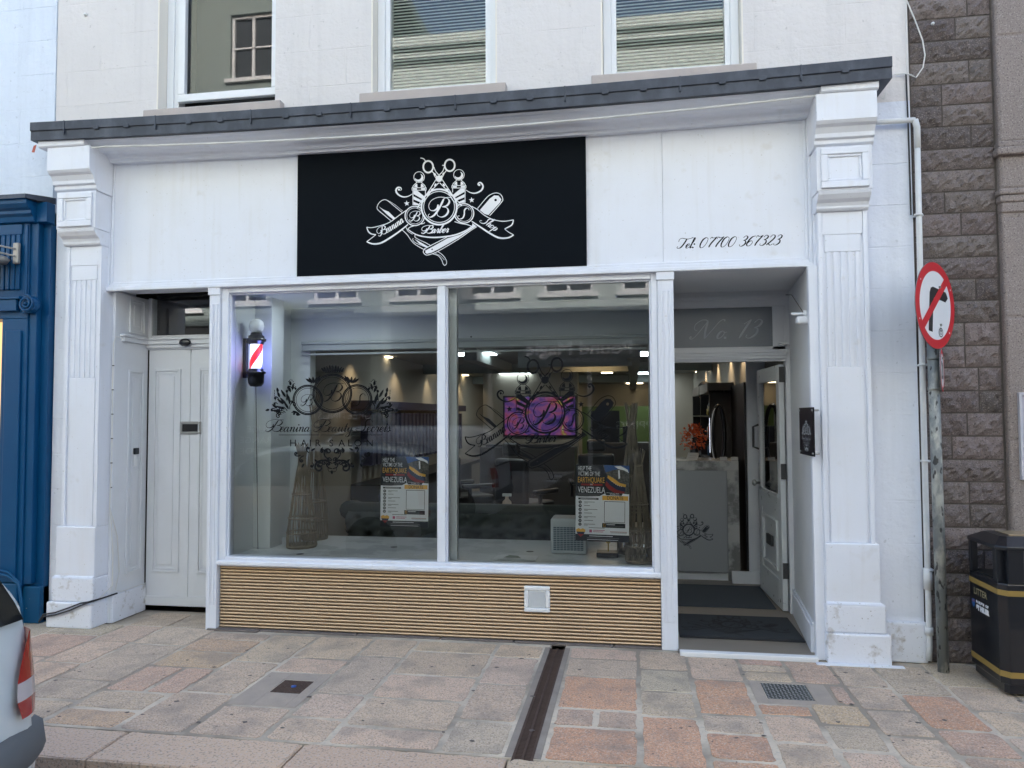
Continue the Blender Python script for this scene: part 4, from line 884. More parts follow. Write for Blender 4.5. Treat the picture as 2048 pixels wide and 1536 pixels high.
cane_lamp(*_p(603, 1094, 885), .125, 'shorter cane cone lantern in front, at the left end of the display')
cane_lamp(*_p(1266, 1106, 803), .125, 'taller cane cone lantern behind the shorter one at the right of the display')
cane_lamp(*_p(1279, 1124, 896), .105, 'shorter cane cone lantern in front, beside the right hand poster')
# barber pole lamp on the side wall of the display
bp = thing('barber_pole', (-3.11, .24, 1.96), 'lit red white and blue barber pole with white globe in the window corner', 'barber pole')
bx, by = -3.085, .22
def striped(name):
    m = bpy.data.materials.new(name); m.use_nodes = True; t = m.node_tree; N = t.nodes; L = t.links; b = N['Principled BSDF']
    tc = N.new('ShaderNodeTexCoord'); sp = N.new('ShaderNodeSeparateXYZ'); L.new(tc.outputs['Object'], sp.inputs[0])
    def mth(op, a_, b_=None):
        n = N.new('ShaderNodeMath'); n.operation = op
        for i, v in enumerate((a_, b_)):
            if v is None: continue
            if isinstance(v, (int, float)): n.inputs[i].default_value = v
            else: L.new(v, n.inputs[i])
        return n.outputs[0]
    dx_ = mth('SUBTRACT', sp.outputs[0], bx+3.11); dy_ = mth('SUBTRACT', sp.outputs[1], by-.24)
    an = mth('DIVIDE', mth('ARCTAN2', dy_, dx_), 6.2832); ph = mth('FRACT', mth('ADD', mth('SUBTRACT', an, mth('MULTIPLY', sp.outputs[2], 2.3)), 4.10))
    cr_ = N.new('ShaderNodeValToRGB'); cr_.color_ramp.interpolation = 'CONSTANT'; L.new(ph, cr_.inputs[0]); e = cr_.color_ramp.elements
    e[0].position = 0; e[0].color = (.75, .80, 1, 1); e[1].position = .30; e[1].color = (.75, .015, .03, 1)
    q = e.new(.50); q.color = (.75, .80, 1, 1); q = e.new(.80); q.color = (.02, .03, .8, 1)
    L.new(cr_.outputs[0], b.inputs['Base Color']); L.new(cr_.outputs[0], b.inputs['Emission Color']); b.inputs['Emission Strength'].default_value = .42
    return m
a = MB(); a.lathe([(.05, 2.075), (.05, 2.28)], (bx, by, 0), 28); part(a, 'striped_cylinder', striped('barber_stripes'), bp)
a = MB(); a.lathe([(.001, 1.925), (.045, 1.93), (.062, 1.955), (.066, 1.99), (.066, 2.03), (.078, 2.035), (.078, 2.05), (.062, 2.055), (.06, 2.075), (.001, 2.076)], (bx, by, 0), 28)
a.lathe([(.001, 2.279), (.06, 2.28), (.066, 2.30), (.078, 2.305), (.080, 2.325), (.066, 2.33), (.064, 2.35), (.05, 2.355), (.045, 2.375), (.001, 2.376)], (bx, by, 0), 28); part(a, 'black_cap', BLACKP, bp)
a = MB(); a.box(-3.195, -3.165, by-.02, by+.02, 2.0, 2.33); a.box(-3.195, bx-.06, by-.015, by+.015, 2.03, 2.055); a.box(-3.195, bx-.06, by-.015, by+.015, 2.295, 2.32); part(a, 'wall_bracket', BLACKP, bp, bevel=.004)
a = MB(); a.lathe([(.001, 2.370), (.035, 2.374), (.053, 2.39), (.062, 2.43), (.053, 2.468), (.03, 2.488), (.001, 2.492)], (bx, by, 0), 28); part(a, 'globe', mat('milky_globe', (.85, .88, .92), .35), bp)
bl = bpy.data.lights.new('pole_glow', 'POINT'); bl.energy = .45; bl.color = (.22, .26, 1); bl.shadow_soft_size = .05; bo = bpy.data.objects.new('pole_glow', bl); COL.objects.link(bo); bo.location = (bx+.10, by-.02, 2.18)
a = MB(); a.tube([(bx-.0, by+.0, 1.93), (bx-.0, by+.02, 1.5), (bx-.02, by+.1, .57)], .003, 5); part(a, 'flex', CABLEB, bp)
# posters
RED_ = mat('print_red', (.30, .02, .02), .5); YEL = mat('print_amber', (.85, .45, .07), .5); PBL = mat('print_navy', (.012, .022, .07), .5); PDK = mat('print_near_black', (.010, .012, .018), .45)
PWH = mat('print_paper_white', (.85, .85, .90), .5); PGR = mat('print_grey', (.16, .16, .17), .5); PSK = mat('print_sky_blue', (.03, .09, .28), .5); PST = mat('print_rubble', (.14, .13, .12), .6, var=.9, vscale=60, col2=(.03, .03, .03), vthr=(.4, .6)); PPK = mat('print_pink', (.5, .08, .2), .5)
PM = [PDK, PWH, YEL, RED_, PBL, PGR, PSK, PST, PPK]
def poster(x0, z1, wd, ht, rot, label, tear=0):
    t = thing('poster', (x0+wd/2, .062, z1-ht/2), label, 'poster', 'appeal posters taped inside the window')
    c, d = math.cos(rot), math.sin(rot); cx, cz = x0+wd/2, z1-ht/2
    def mp(u, v, h):   # u 0..100, v 0..145 down
        a_ = (u/100-.5)*wd; b_ = (.5-v/145)*ht; return Vector((cx+a_*c-b_*d, .0615-h*.35, cz+a_*d+b_*c))
    k = Ink(mp); rc = lambda x, y, w_, h_, m: (setattr(k, 'cur', m), k.fill([(x, y), (x+w_, y), (x+w_, y+h_), (x, y+h_)]))
    back_ = MB(); q = [mp(0, 0, 0), mp(100, 0, 0), mp(100, 145, 0), mp(0, 145, 0)]
    back_.add([v_+Vector((0, .0012, 0)) for v_ in q]+[v_+Vector((0, .0004, 0)) for v_ in q], [(3, 2, 1, 0), (4, 5, 6, 7), (0, 1, 5, 4), (1, 2, 6, 5), (2, 3, 7, 6), (3, 0, 4, 7)]); part(back_, 'sheet', PWH, t)
    rc(0, 0, 100, 60, 0); k.cur = 7; k.fill([(50, 0), (100, 0), (100, 53), (72, 50)]); k.cur = 6; k.fill([(52, 0), (100, 0), (100, 14), (86, 6), (70, 9), (56, 14)])
    k.cur = 1; k.fill([(72, 2), (84, 1), (97, 8), (99, 14), (90, 9), (80, 7)]); k.fill([(79, 9), (82, 9), (83, 24), (80, 26)])
    k.cur = 2; k.fill([(60, 19), (70, 24), (82, 33), (94, 36), (93, 41), (78, 38), (66, 30), (59, 24)]); k.cur = 4; k.fill([(59, 24), (66, 30), (78, 38), (93, 41), (92, 50), (76, 46), (64, 38), (57, 30)])
    k.cur = 3; k.fill([(57, 30), (64, 38), (76, 46), (92, 50), (88, 57), (72, 52), (62, 46), (55, 38)]); k.cur = 1
    for i in range(6): k.disc(68+i*3.4, 32+i*1.9-(i-2.5)**2*.25, .7, n=5)
    ink_text(k, 'HELP THE', 4, 11, 25, 8, extrude_w=.02); ink_text(k, 'VICTIMS OF THE', 4, 21, 41, 8, extrude_w=.02)
    k.cur = 2; ink_text(k, 'EARTHQUAKE', 4, 34, 50, 10.5, extrude_w=.025); rc(10, 36, 40, 3.6, 3); k.cur = 1; ink_text(k, 'IN', 27, 39, 4, 3.2); ink_text(k, 'VENEZUELA', 4, 53, 51, 11, extrude_w=.02)
    for i in range(3): rc(4, 55.4+i*2.2, (42, 36, 22)[i], .8, 5)
    k.cur = 1; k.fill([(0, 62), (45, 59), (58, 52), (100, 54), (100, 130), (60, 132), (0, 128)])
    k.cur = 0; k.fill([(55, 52.5), (88, 53), (86, 57.5), (57, 57)]); k.cur = 1; ink_text(k, 'SCAN TO', 64, 56.6, 17, 3.6)
    rc(50, 58, 48, 8.5, 2); k.cur = 0; ink_text(k, 'DONATE', 59, 65.5, 30, 7, extrude_w=.02)
    k.stroke([(54, 69), (92, 69), (92, 108), (54, 108), (54, 69)], 1.1, smooth=False, clip=False)
    rc(50, 110, 43, 8.5, 0); rc(58, 112, 16, 1.1, 1); rc(58, 115, 32, .8, 5); k.cur = 2; k.stroke([(52.5, 111.5), (55.5, 111.5), (55.5, 117), (52.5, 117), (52.5, 111.5)], .8, smooth=False, clip=False)
    rc(5, 63, 38, 3.4, 0); rc(9, 64.4, 30, .8, 1)
    for i in range(7): k.cur = 0; k.disc(8.5, 71.5+i*7, 3.1, n=12); k.cur = 1; k.disc(8.5, 71.5+i*7, 1.0, n=6); rc(16, 70.4+i*7, (20, 11, 25, 15, 22, 17, 21)[i], 1.0, 5); (i % 2 == 0) and rc(16, 72.6+i*7, 7, .8, 5)
    rc(0, 132, 100, 13, 0); k.cur = 2; k.fill([(1, 124), (6, 121), (10, 123), (14, 121), (19, 124), (18, 128), (2, 128)]); k.cur = 4; k.fill([(2, 128), (18, 128), (16, 132), (4, 132)]); k.cur = 3; k.fill([(4, 132), (16, 132), (10, 138)])
    rc(25, 119, 30, 1.1, 5); rc(26, 123, 5, 5.5, 8); rc(33, 123.6, 22, 1.1, 8); rc(33, 126.4, 19, 1.1, 8); rc(65, 125.5, 31, .9, 3); rc(66, 127.6, 30, .7, 5)
    rc(26, 134.5, 44, 1.1, 1); rc(22, 138, 60, .9, 5); rc(22, 141.5, 58, .7, 1)
    part(k, 'printing', PM, t)
poster(-1.945, 1.362, .385, .545, R(-.6), 'earthquake appeal poster on the left pane next to the white mullion')
poster(-.425, 1.306, .395, .565, R(-1.0), 'earthquake appeal poster on the right pane beside the cane lanterns')
# air cooler, leaflets, small black stand
t = thing('air_cooler', (-.49, .47, .562), 'small white plastic air cooler with a blue grille standing on the display shelf', 'air cooler')
a = MB(); a.box(-.66, -.37, .46, .70, .566, .85); part(a, 'cooler_body', mat('cooler_plastic', (.45, .48, .5), .45), t, bevel=.02, seg=3)
a = MB(); 
for k in range(13):
    for j in range(9): a.box(-.635+j*.027, -.613+j*.027, .452, .462, .60+k*.0145, .607+k*.0145)
part(a, 'cooler_grille', mat('cooler_slot_blue', (.05, .10, .14), .5), t)
t = thing('leaflet_stack', (-.95, .25, .562), 'fanned stack of white leaflets lying on the shelf under the right pane', 'leaflets')
a = MB()
for k, r_ in enumerate((-.12, .1, -.02)):
    o = len(a.v); a.box(-.15, .15, -.09, .09, k*.004, k*.004+.003); c, d = math.cos(r_), math.sin(r_); a.xf(lambda p: Vector((-.93+k*.02+p.x*c-p.y*d, .24+p.x*d+p.y*c, .564+p.z)), o)
part(a, 'leaflets', mat('leaflet_paper', (.5, .52, .54), .4), t)
a = MB(); a.add([(-1.0, .20, .5785), (-.86, .20, .5785), (-.90, .29, .5785), (-.97, .31, .5785)], [(0, 1, 2, 3)]); part(a, 'leaflet_picture', mat('leaflet_green_print', (.08, .12, .08), .5), t)
t = thing('display_stand', (-.19, .45, .562), 'small black display stand with a gold ornament between the cooler and the lanterns', 'stand')
a = MB(); a.box(-.29, -.12, .38, .52, .564, .60); part(a, 'stand_base', BLACKP, t, bevel=.004); a = MB(); a.tube([(-.2, .45, .6), (-.2, .45, .72)], .006, 6); a.lathe([(.001, .0), (.02, .01), (.001, .04)], (-.2, .45, .66), 10); part(a, 'ornament', mat('gold_ornament', (.5, .38, .12), .3, metal=.7), t)
# tufted sofa behind the shelf
SOFA = mat('dark_grey_green_velvet', (.035, .042, .038), .75, bump=.2, bscale=40)
t = thing('tufted_sofa', (-1.6, 1.55, 0), 'dark grey green button tufted sofa with its back to the window', 'sofa')
a = MB(); nx, nz = 90, 16; a.smooth = True; vs = []
for j in range(nz+1):
    for i in range(nx+1):
        u, v = i/nx, j/nz; x = -2.75+2.35*u; z = .30+.46*v
        gx = (u*11+(.5 if int(v*3) % 2 else 0)) % 1-.5; gz = (v*3) % 1-.5
        d = math.exp(-(gx*gx+gz*gz)*30); pl = .04*math.exp(-((abs(gx)-abs(gz))**2)*40)
        y = 1.34+.07*d+pl*.6+(.10*max(0, v-.8)*5*max(0, v-.8)*5); vs.append((x, y, z))
a.add(vs, [(j*(nx+1)+i, j*(nx+1)+i+1, (j+1)*(nx+1)+i+1, (j+1)*(nx+1)+i) for j in range(nz) for i in range(nx)]); a.smooth = False
a.box(-2.75, -.40, 1.46, 1.6, .05, .75); part(a, 'sofa_back', SOFA, t)
a = MB(); a.tube([(-2.80, 1.50, .76), (-.35, 1.50, .76)], .075, 12); a.tube([(-.42, 1.45, .76), (-.36, 1.7, .74), (-.36, 2.2, .62)], .09, 10); a.tube([(-2.76, 1.45, .76), (-2.8, 1.7, .74), (-2.8, 2.2, .62)], .09, 10); a.box(-2.75, -.4, 1.6, 2.25, .1, .42); part(a, 'sofa_arms', SOFA, t)
# blue bag on the sofa
t = thing('blue_bag', (-2.28, 1.5, .83), 'crumpled dark blue bag lying on top of the sofa back', 'bag'); a = MB(); a.smooth = True; rr = random.Random(5); vs = []; n1, n2 = 20, 12
for j in range(n2+1):
    for i in range(n1):
        th = 6.283*i/n1; ph = math.pi*j/n2-math.pi/2; k = 1+rr.uniform(-.10, .10)
        vs.append((-2.28+.20*k*math.cos(ph)*math.cos(th), 1.52+.10*k*math.cos(ph)*math.sin(th), .89+.075*k*math.sin(ph)+.02*math.sin(th*3)))
a.add(vs, [(j*n1+i, j*n1+(i+1) % n1, (j+1)*n1+(i+1) % n1, (j+1)*n1+i) for j in range(n2) for i in range(n1)]); part(a, 'bag_body', mat('navy_nylon', (.012, .022, .06), .5), t)
# TV
t = thing('television', (-1.68, 8, 1.2), 'wall television showing purple and pink pictures deep inside the shop', 'television')
a = MB(); a.box(-2.36, -1.0, 8.0, 8.06, 1.29, 2.045); part(a, 'screen_bezel', BLACKP, t)
def tvmat():
    m = bpy.data.materials.new('screen_picture'); m.use_nodes = True; t_ = m.node_tree; N = t_.nodes; L = t_.links; b = N['Principled BSDF']; tc = N.new('ShaderNodeTexCoord')
    n = N.new('ShaderNodeTexNoise'); n.inputs['Scale'].default_value = 3.6; n.inputs['Detail'].default_value = 5; n.inputs['Distortion'].default_value = 1.5; L.new(tc.outputs['Object'], n.inputs[0])
    r_ = N.new('ShaderNodeValToRGB'); e = r_.color_ramp.elements; e[0].position = .30; e[0].color = (.01, .01, .06, 1); e[1].position = .75; e[1].color = (.9, .8, .8, 1)
    for p_, c_ in ((.40, (.10, .05, .35)), (.48, (.30, .10, .42)), (.55, (.55, .14, .35)), (.61, (.45, .05, .10)), (.66, (.55, .45, .05))): q = e.new(p_); q.color = (*c_, 1)
    L.new(n.outputs[0], r_.inputs[0]); L.new(r_.outputs[0], b.inputs['Emission Color']); b.inputs['Emission Strength'].default_value = .065; b.inputs['Base Color'].default_value = (0, 0, 0, 1); return m
a = MB(); a.box(-2.33, -1.03, 7.995, 7.999, 1.32, 2.015); part(a, 'screen', tvmat(), t)
a = MB(); a.box(-2.75, -.98, 8.07, 8.25, 0, 2.47); part(a, 'partition_wall', IWALL, sal)
a = MB(); a.box(.42, 1.15, 8.9, 9.0, 0, 2.47); part(a, 'partition_end', IWALL, sal)
a = MB(); a.box(-.97, .42, 9.0, 9.1, 0, 1.85); part(a, 'green_wall_panel', mat('lime_green_wall', (.065, .10, .02), .6), sal)
# salon chairs and trolleys as dark shapes deep inside
CH = mat('black_leatherette', (.014, .014, .015), .45)
def styling_chair(x, y, rz, label):
    t = thing('barber_chair', (x, y, .02), label, 'barber chair', 'black barber chairs inside the shop'); c, d = math.cos(rz), math.sin(rz)
    X_ = lambda p: Vector((x+p.x*c-p.y*d, y+p.x*d+p.y*c, .02+p.z))
    a = MB(); a.lathe([(.28, 0), (.28, .03), (.06, .05), (.05, .45), (.09, .46)], (0, 0, 0), 20); a.xf(X_); part(a, 'chrome_base', STEEL, t)
    a = MB(); a.box(-.27, .27, -.27, .27, .45, .58); a.xf(X_); part(a, 'seat', CH, t, bevel=.04, seg=3)
    a = MB(); a.box(-.25, .25, .22, .34, .55, 1.12); a.box(-.13, .13, .24, .34, 1.15, 1.32); a.xf(X_); part(a, 'backrest', CH, t, bevel=.04, seg=3)
    for s_ in (-1, 1): a = MB(); a.box(s_*.33-.035, s_*.33+.035, -.22, .25, .68, .74); a.box(s_*.33-.02, s_*.33+.02, .1, .16, .5, .7); a.xf(X_); part(a, 'armrest', CH, t, bevel=.02)
styling_chair(-1.35, 3.9, 2.6, 'black barber chair nearest the window, under the television')
styling_chair(-2.25, 4.6, 2.2, 'black barber chair towards the left wall of the shop')
styling_chair(-.55, 5.2, 3.3, 'black barber chair before the green wall panel')
t = thing('styling_unit', (-2.9, 4, 0), 'long dark styling counter with hanging gowns along the left wall', 'counter')
a = MB(); a.box(-3.19, -2.85, 2.6, 7.5, 0, .85); a.box(-3.19, -2.7, 2.6, 7.5, .85, .9); part(a, 'counter', mat('dark_counter', (.03, .028, .026), .4), t)
a = MB()
for k in range(26): y = 2.8+k*.18; a.box(-3.15, -3.0, y, y+.10, 1.1, 1.72)
a.box(-3.19, -2.95, 2.6, 7.5, 1.76, 1.86); part(a, 'hanging_gowns', mat('dark_gowns', (.025, .022, .05), .8), t)
t = thing('added_back_counter', (-1.85, 7.6, 0), 'added dark low cabinet deepening the gloom beneath the television', 'cabinet'); a = MB(); a.box(-2.7, -1.0, 7.5, 8.0, .02, 1.12); part(a, 'cabinet_body', MATS['dark_counter'], t, bevel=.01); a = MB(); a.box(-2.6, -1.1, 7.55, 7.9, 1.12, 1.16); part(a, 'cabinet_top', MATS['dark_counter'], t)  # invented dark furniture, added to darken the back of the shop
t = thing('added_dark_cabinet', (.2, 6.4, 0), 'added black cabinet darkening the view before the green wall panel', 'cabinet'); a = MB(); a.box(-.7, .5, 6.2, 6.6, .02, 1.25); part(a, 'cabinet_body', MATS['dark_counter'], t, bevel=.01); a = MB(); a.box(-.65, -.2, 6.3, 6.5, 1.25, 1.75); a.box(-.15, .05, 6.3, 6.5, 1.25, 1.5); part(a, 'towel_rack', BLACKP, t)  # second invented dark piece, added to keep this part of the shop black
t = thing('low_bench', (-1.9, 2.9, 0), 'low dark bench with parcels behind the sofa', 'bench'); a = MB(); a.box(-2.3, -.4, 2.7, 3.1, .35, .52); part(a, 'bench_top', mat('brown_bench', (.05, .035, .03), .5), t, bevel=.01)
for x in (-2.2, -.55): a = MB(); a.box(x, x+.08, 2.75, 3.05, .02, .35); part(a, 'leg', BLACKP, t)
t = thing('spray_bottle', (-1.42, 2.85, .52), 'pale spray bottle on the low bench behind the sofa', 'bottle'); a = MB(); a.lathe([(.06, 0), (.065, .1), (.05, .18), (.02, .21), (.02, .25), (.001, .25)], (-1.42, 2.85, .521), 14); part(a, 'bottle', mat('pale_bottle', (.35, .28, .24), .5), t)
a = MB(); a.box(-1.47, -1.37, 2.83, 2.87, .76, .79); part(a, 'trigger', MATS['cooler_plastic'], t)
# ---- reception desk and what stands on it, seen through the door
t = thing('reception_desk', (.75, 2.3, 0), 'grey fronted reception desk edged in veined marble inside the open door', 'desk')
DY = 2.2
a = MB(); a.box(.30, 1.045, DY, DY+.55, 1.115, 1.215); a.box(.93, 1.045, DY, DY+.55, .02, 1.115); part(a, 'marble_surround', MARB, t, bevel=.004)
a = MB(); a.box(.2, .93, DY-.02, DY+.5, .10, 1.115); fp = part(a, 'front_panel', mat('pearl_grey_panel', (.33, .345, .36), .35), t, bevel=.01)
a = MB(); a.box(.2, .93, DY+.02, DY+.5, .02, .10); part(a, 'desk_foot', WHITE2, t)
def dkm(u, v, h):
    px = 1330+(u-190)*(1426-1330)/(1672); py = 1027+(v-140)*(1098-1027)/1232; return F(px, py, DY-.0205)+Vector((0, -h*.3, 0))
ik = Ink(dkm); barber_logo(ik, 1.6); part(ik, 'desk_emblem', mat('desk_emblem_navy', (.02, .025, .035), .4), fp)
def onz(px, py, z=1.215): return P(px, py, 2, z)
t = thing('coral_flower', (.62, 2.42, 1.215), 'bushy orange coral like flower arrangement on the reception desk', 'flowers')
p0 = F(1388, 880, 2.5); a = MB(); rr = random.Random(3)
for k in range(420):
    th, ph = rr.uniform(0, 6.283), rr.uniform(-1.2, 1.5); r_ = rr.uniform(.04, .135); c = Vector((p0.x+r_*math.cos(ph)*math.cos(th), p0.y+r_*math.cos(ph)*math.sin(th), p0.z+.02+r_*1.05*math.sin(ph)))
    d = (c-p0).normalized(); q = d.orthogonal().normalized(); q.rotate(Matrix.Rotation(rr.uniform(0, 6.28), 3, d)); L_ = rr.uniform(.02, .04)
    a.add([c-q*.006, c+d*L_*.5+q*.009, c+d*L_, c+d*L_*.4-q*.009], [(0, 1, 2, 3)])
part(a, 'petals', mat('orange_petals', (.50, .085, .02), .6), t); a = MB(); a.lathe([(.035, 0), (.045, .08), (.02, .16), (.025, .22)], (p0.x, p0.y, 1.216), 12); a.tube([(p0.x, p0.y, 1.4), tuple(p0)], .01, 6); part(a, 'vase', BLACKP, t)
t = thing('menu_card', (.56, 2.3, 1.215), 'white framed notice leaning on the reception desk under the orange flowers', 'notice')
a = MB(); q = [F(1366, 935, 2.28), F(1389, 935, 2.28), F(1399, 906, 2.36), F(1377, 905, 2.36)]; a.add(q+[v_+Vector((0, .01, 0)) for v_ in q], [(0, 1, 2, 3), (7, 6, 5, 4), (0, 4, 5, 1), (1, 5, 6, 2), (2, 6, 7, 3), (3, 7, 4, 0)]); part(a, 'card', mat('card_white', (.42, .42, .42), .5), t)
a = MB(); q2 = [q[0].lerp(q[2], k)+Vector((0, -.001, 0)) for k in (0, 1)]
for k in range(5):
    u0 = q[3].lerp(q[0], .2+k*.14); u1 = q[2].lerp(q[1], .2+k*.14); s0, s1 = u0.lerp(u1, .2), u0.lerp(u1, .8); a.add([s0+Vector((0, -.001, 0)), s1+Vector((0, -.001, 0)), s1+Vector((0, -.001, -.006)), s0+Vector((0, -.001, -.006))], [(0, 1, 2, 3)])
part(a, 'card_text', PGR, t)
# product shelves along the right wall
SH = mat('black_shelf', (.012, .012, .013), .4); t = thing('product_shelf', (1.05, 3.6, 0), 'tall black product shelving along the right interior wall', 'shelves')
a = MB(); a.box(1.10, 1.15, 2.15, 3.1, 0, 2.0); a.box(.86, 1.15, 3.1, 3.14, .9, 1.95); a.box(.86, 1.15, 5.4, 5.44, .0, 1.95); a.box(.86, 1.15, 4.2, 4.24, .0, 1.95); a.box(1.13, 1.15, 3.1, 5.4, 0, 1.95); part(a, 'shelf_frame', SH, t)
for z in (.9, 1.15, 1.4, 1.65): a = MB(); a.box(.86, 1.13, 3.14, 5.4, z, z+.02); part(a, 'shelf_board', SH, t)
a = MB(); a.box(.84, 1.13, 3.1, 4.1, 1.93, 2.04); a.box(.84, 1.13, 4.2, 5.2, 1.93, 2.04); part(a, 'shelf_canopy', mat('canopy_taupe', (.16, .145, .125), .6), t)
a = MB(); a.box(.858, .8615, 3.10, 3.106, 1.25, 1.64); part(a, 'light_strip', mat('strip_lamp', (1, 1, 1), emit=(.75, .82, 1), estr=.5), t)
cols_ = [(.4, .4, .38), (.28, .04, .03), (.30, .22, .05), (.05, .10, .18), (.35, .30, .26), (.03, .03, .03), (.3, .05, .15)]
bm_ = [mat('bottle_tint_%s' % n_, c_, .3) for n_, c_ in zip(('ivory', 'red', 'amber', 'blue', 'cream', 'black', 'magenta'), cols_)]
rr = random.Random(8)
proto = None; wh = ['top', 'upper middle', 'lower middle', 'lowest']
for r_i, z in enumerate((1.67, 1.42, 1.17, .92)):
    for k in range(7):
        x, y = .93+rr.uniform(0, .06), 3.22+k*.17+rr.uniform(-.02, .02); hh_ = rr.uniform(.11, .19)
        a = MB(); a.lathe([(.026, 0), (.03, .01), (.03, hh_*.68), (.014, hh_*.78), (.014, hh_*.9)], (x, y, z), 10); a.lathe([(.016, hh_*.88), (.016, hh_), (.001, hh_)], (x, y, z), 8)
        o = part(a, 'product_bottle', bm_[rr.randrange(7)], loc=(x, y, z), group='bottles on the product shelving')
        tag(o, 'small product bottle standing on the %s shelf of the black shelving' % wh[r_i], 'bottle')
t = thing('ring_light', (.80, 2.75, 1.2), 'large black oval hoop lamp standing on the reception desk', 'lamp')
pc = F(1437, 870, 2.6); a = MB(); a.tube([(pc.x+.065*math.cos(6.283*k/32), pc.y+.03*math.cos(6.283*k/32), pc.z+.31*math.sin(6.283*k/32)) for k in range(33)], .022, 8, cap=False); part(a, 'hoop', BLACKP, t)
a = MB(); a.tube([(pc.x-.01+.072*math.cos(6.283*k/32), pc.y-.02+.03*math.cos(6.283*k/32), pc.z+.30*math.sin(6.283*k/32)) for k in range(9, 24)], .004, 6, cap=False); part(a, 'lit_rim', mat('rim_glow', (.5, .5, .5), .3, emit=(.9, .95, 1), estr=.02), t)
t = thing('mannequin_head', (.75, 4.6, 1.9), 'training head with dark hair hanging above the shelves', 'mannequin head')
ph_ = F(1410, 787, 4.6); a = MB(); a.lathe([(.001, -.14), (.045, -.13), (.05, -.08), (.075, -.05), (.095, .02), (.09, .08), (.06, .13), (.001, .15)], tuple(ph_), 18); a.lathe([(.02, 0), (.012, .03), (.001, .04)], (ph_.x, ph_.y-.09, ph_.z+.01), 8, (0, -1, 0)); part(a, 'head', mat('mannequin_skin', (.22, .11, .08), .5), t)
a = MB(); a.lathe([(.100, .02), (.103, .07), (.08, .12), (.045, .155), (.001, .165)], (ph_.x, ph_.y+.012, ph_.z), 18); part(a, 'hair', DARK, t)
for nm, x0, x1, z in (('small framed card with gold edge on the desk beside the hoop lamp', 1440, 1457, 940), ('small white card on the desk at the right of the hoop lamp', 1462, 1480, 940)):
    q = F(x0, z, 2.26); a = MB(); a.box(q.x, q.x+.07, 2.24, 2.26, 1.216, 1.25); tag(part(a, 'desk_card', MATS['card_white'], loc=(q.x, 2.25, 1.216), bevel=.003), nm, 'card')
# mats
a = MB(); q = [G(1356, 1237, .02), G(1585, 1240, .02), G(1612, 1290, .02), G(1356, 1283, .02)]
t = thing('door_mat', (.8, .53, .018), 'dark mat with the faint shop emblem on the step outside the door', 'door mat')
a.box(.33, 1.225, .215, .86, .0185, .0305); part(a, 'mat_rubber', mat('mat_border', (.02, .021, .024), .8), t, bevel=.004); a = MB(); a.box(.345, 1.21, .235, .84, .0305, .034); part(a, 'mat_pile', mat('mat_pile', (.028, .034, .042), .95, bump=.6, bscale=300), t)
def mtm(u, v, h): return Vector((.36+(u-190)*.80/1672, .82-(v-140)*.56/1232, .0345+h*.3))
ik = Ink(mtm); barber_logo(ik, 1.8); part(ik, 'mat_emblem', mat('mat_emblem_black', (.008, .009, .011), .95), t)
t = thing('inner_mat', (.8, 1.5, .018), 'plain slate blue barrier mat just inside the open door', 'door mat')
a = MB(); a.box(.2, 1.19, 1.13, 1.97, .0205, .029); part(a, 'mat_pile', mat('slate_mat', (.05, .064, .08), .95, bump=.6, bscale=260), t, bevel=.003)

# ================================================================= ON THE FRONT
sg = thing('fascia_sign', (-1.46, -.045, 3.26), 'black rectangular sign panel with a white scissors and razors emblem on the fascia', 'sign')
a = MB(); a.box(-2.603, -.320, -.048, -.031, 2.782, 3.785); part(a, 'sign_panel', BLACKS, sg)
ik = Ink(lambda u, v, h: F(700+u/5.689, 290+v/5.689, -.048)+Vector((0, -h, 0))); barber_logo(ik); part(ik, 'emblem', VWHITE, sg)
t = thing('awning_rail', (-1.5, -.3, 3.85), 'thin white rail hung under the lead cornice along the whole fascia', 'rail')
a = MB(); pts = [(-4.34+(1.30+4.34)*i/24, -.30, 3.838-.068*(1-((i/24-.5)*2)**2)+(-.012 if i == 0 else 0)) for i in range(25)]; a.tube(pts, .0085, 8); part(a, 'rail', PIPEW, t)
for x in (-4.30, 1.30): a = MB(); a.tube([(x, -.30, 3.835), (x, -.30, 3.89)], .010, 8); a.tube([(x, -.30, 3.855), (x, -.30, 3.87)], .018, 8); part(a, 'hook', PIPEW if x > 0 else mat('rusty_hook', (.25, .17, .11), .8), t)
t = thing('wall_plaque', (1.23, .35, 1.6), 'small black acrylic plaque with silver crest on standoffs beside the doorway', 'plaque')
# plaque stands off the recess side wall, facing the door opening (-x)
px0, y0_, y1_, z0_, z1_ = 1.205, .10, .42, 1.40, 1.80
q00 = P(1598, 816, 0, px0); q11 = P(1628, 912, 0, px0); y1_, y0_ = q00.y, P(1627, 860, 0, px0).y; z1_, z0_ = P(1612, 815, 0, px0).z, P(1612, 910, 0, px0).z
a = MB(); a.box(px0, px0+.008, y0_, y1_, z0_, z1_); part(a, 'plaque_board', mat('black_acrylic', (.004, .006, .010), .35, spec=.2), t, bevel=.001)
for yy in (y0_+.02, y1_-.02):
    for zz in (z0_+.02, z1_-.02): a = MB(); a.lathe([(.008, 0), (.008, .045)], (px0-.006, yy, zz), 10, (1, 0, 0)); part(a, 'standoff', STEEL, t)
pw = y1_-y0_; phh = z1_-z0_
def pqm(u, v, h): return Vector((px0-.0006-h*.3, y1_-(u/1890*.8+.1)*pw, z1_-.08-(v-120)/1400*phh*.72))
ik = Ink(pqm); beauty_logo(ik); part(ik, 'plaque_emblem', VGREY, t)
t = thing('pir_sensor', (1.22, -.02, 2.35), 'small white security sensor on a short arm in the doorway recess', 'sensor')
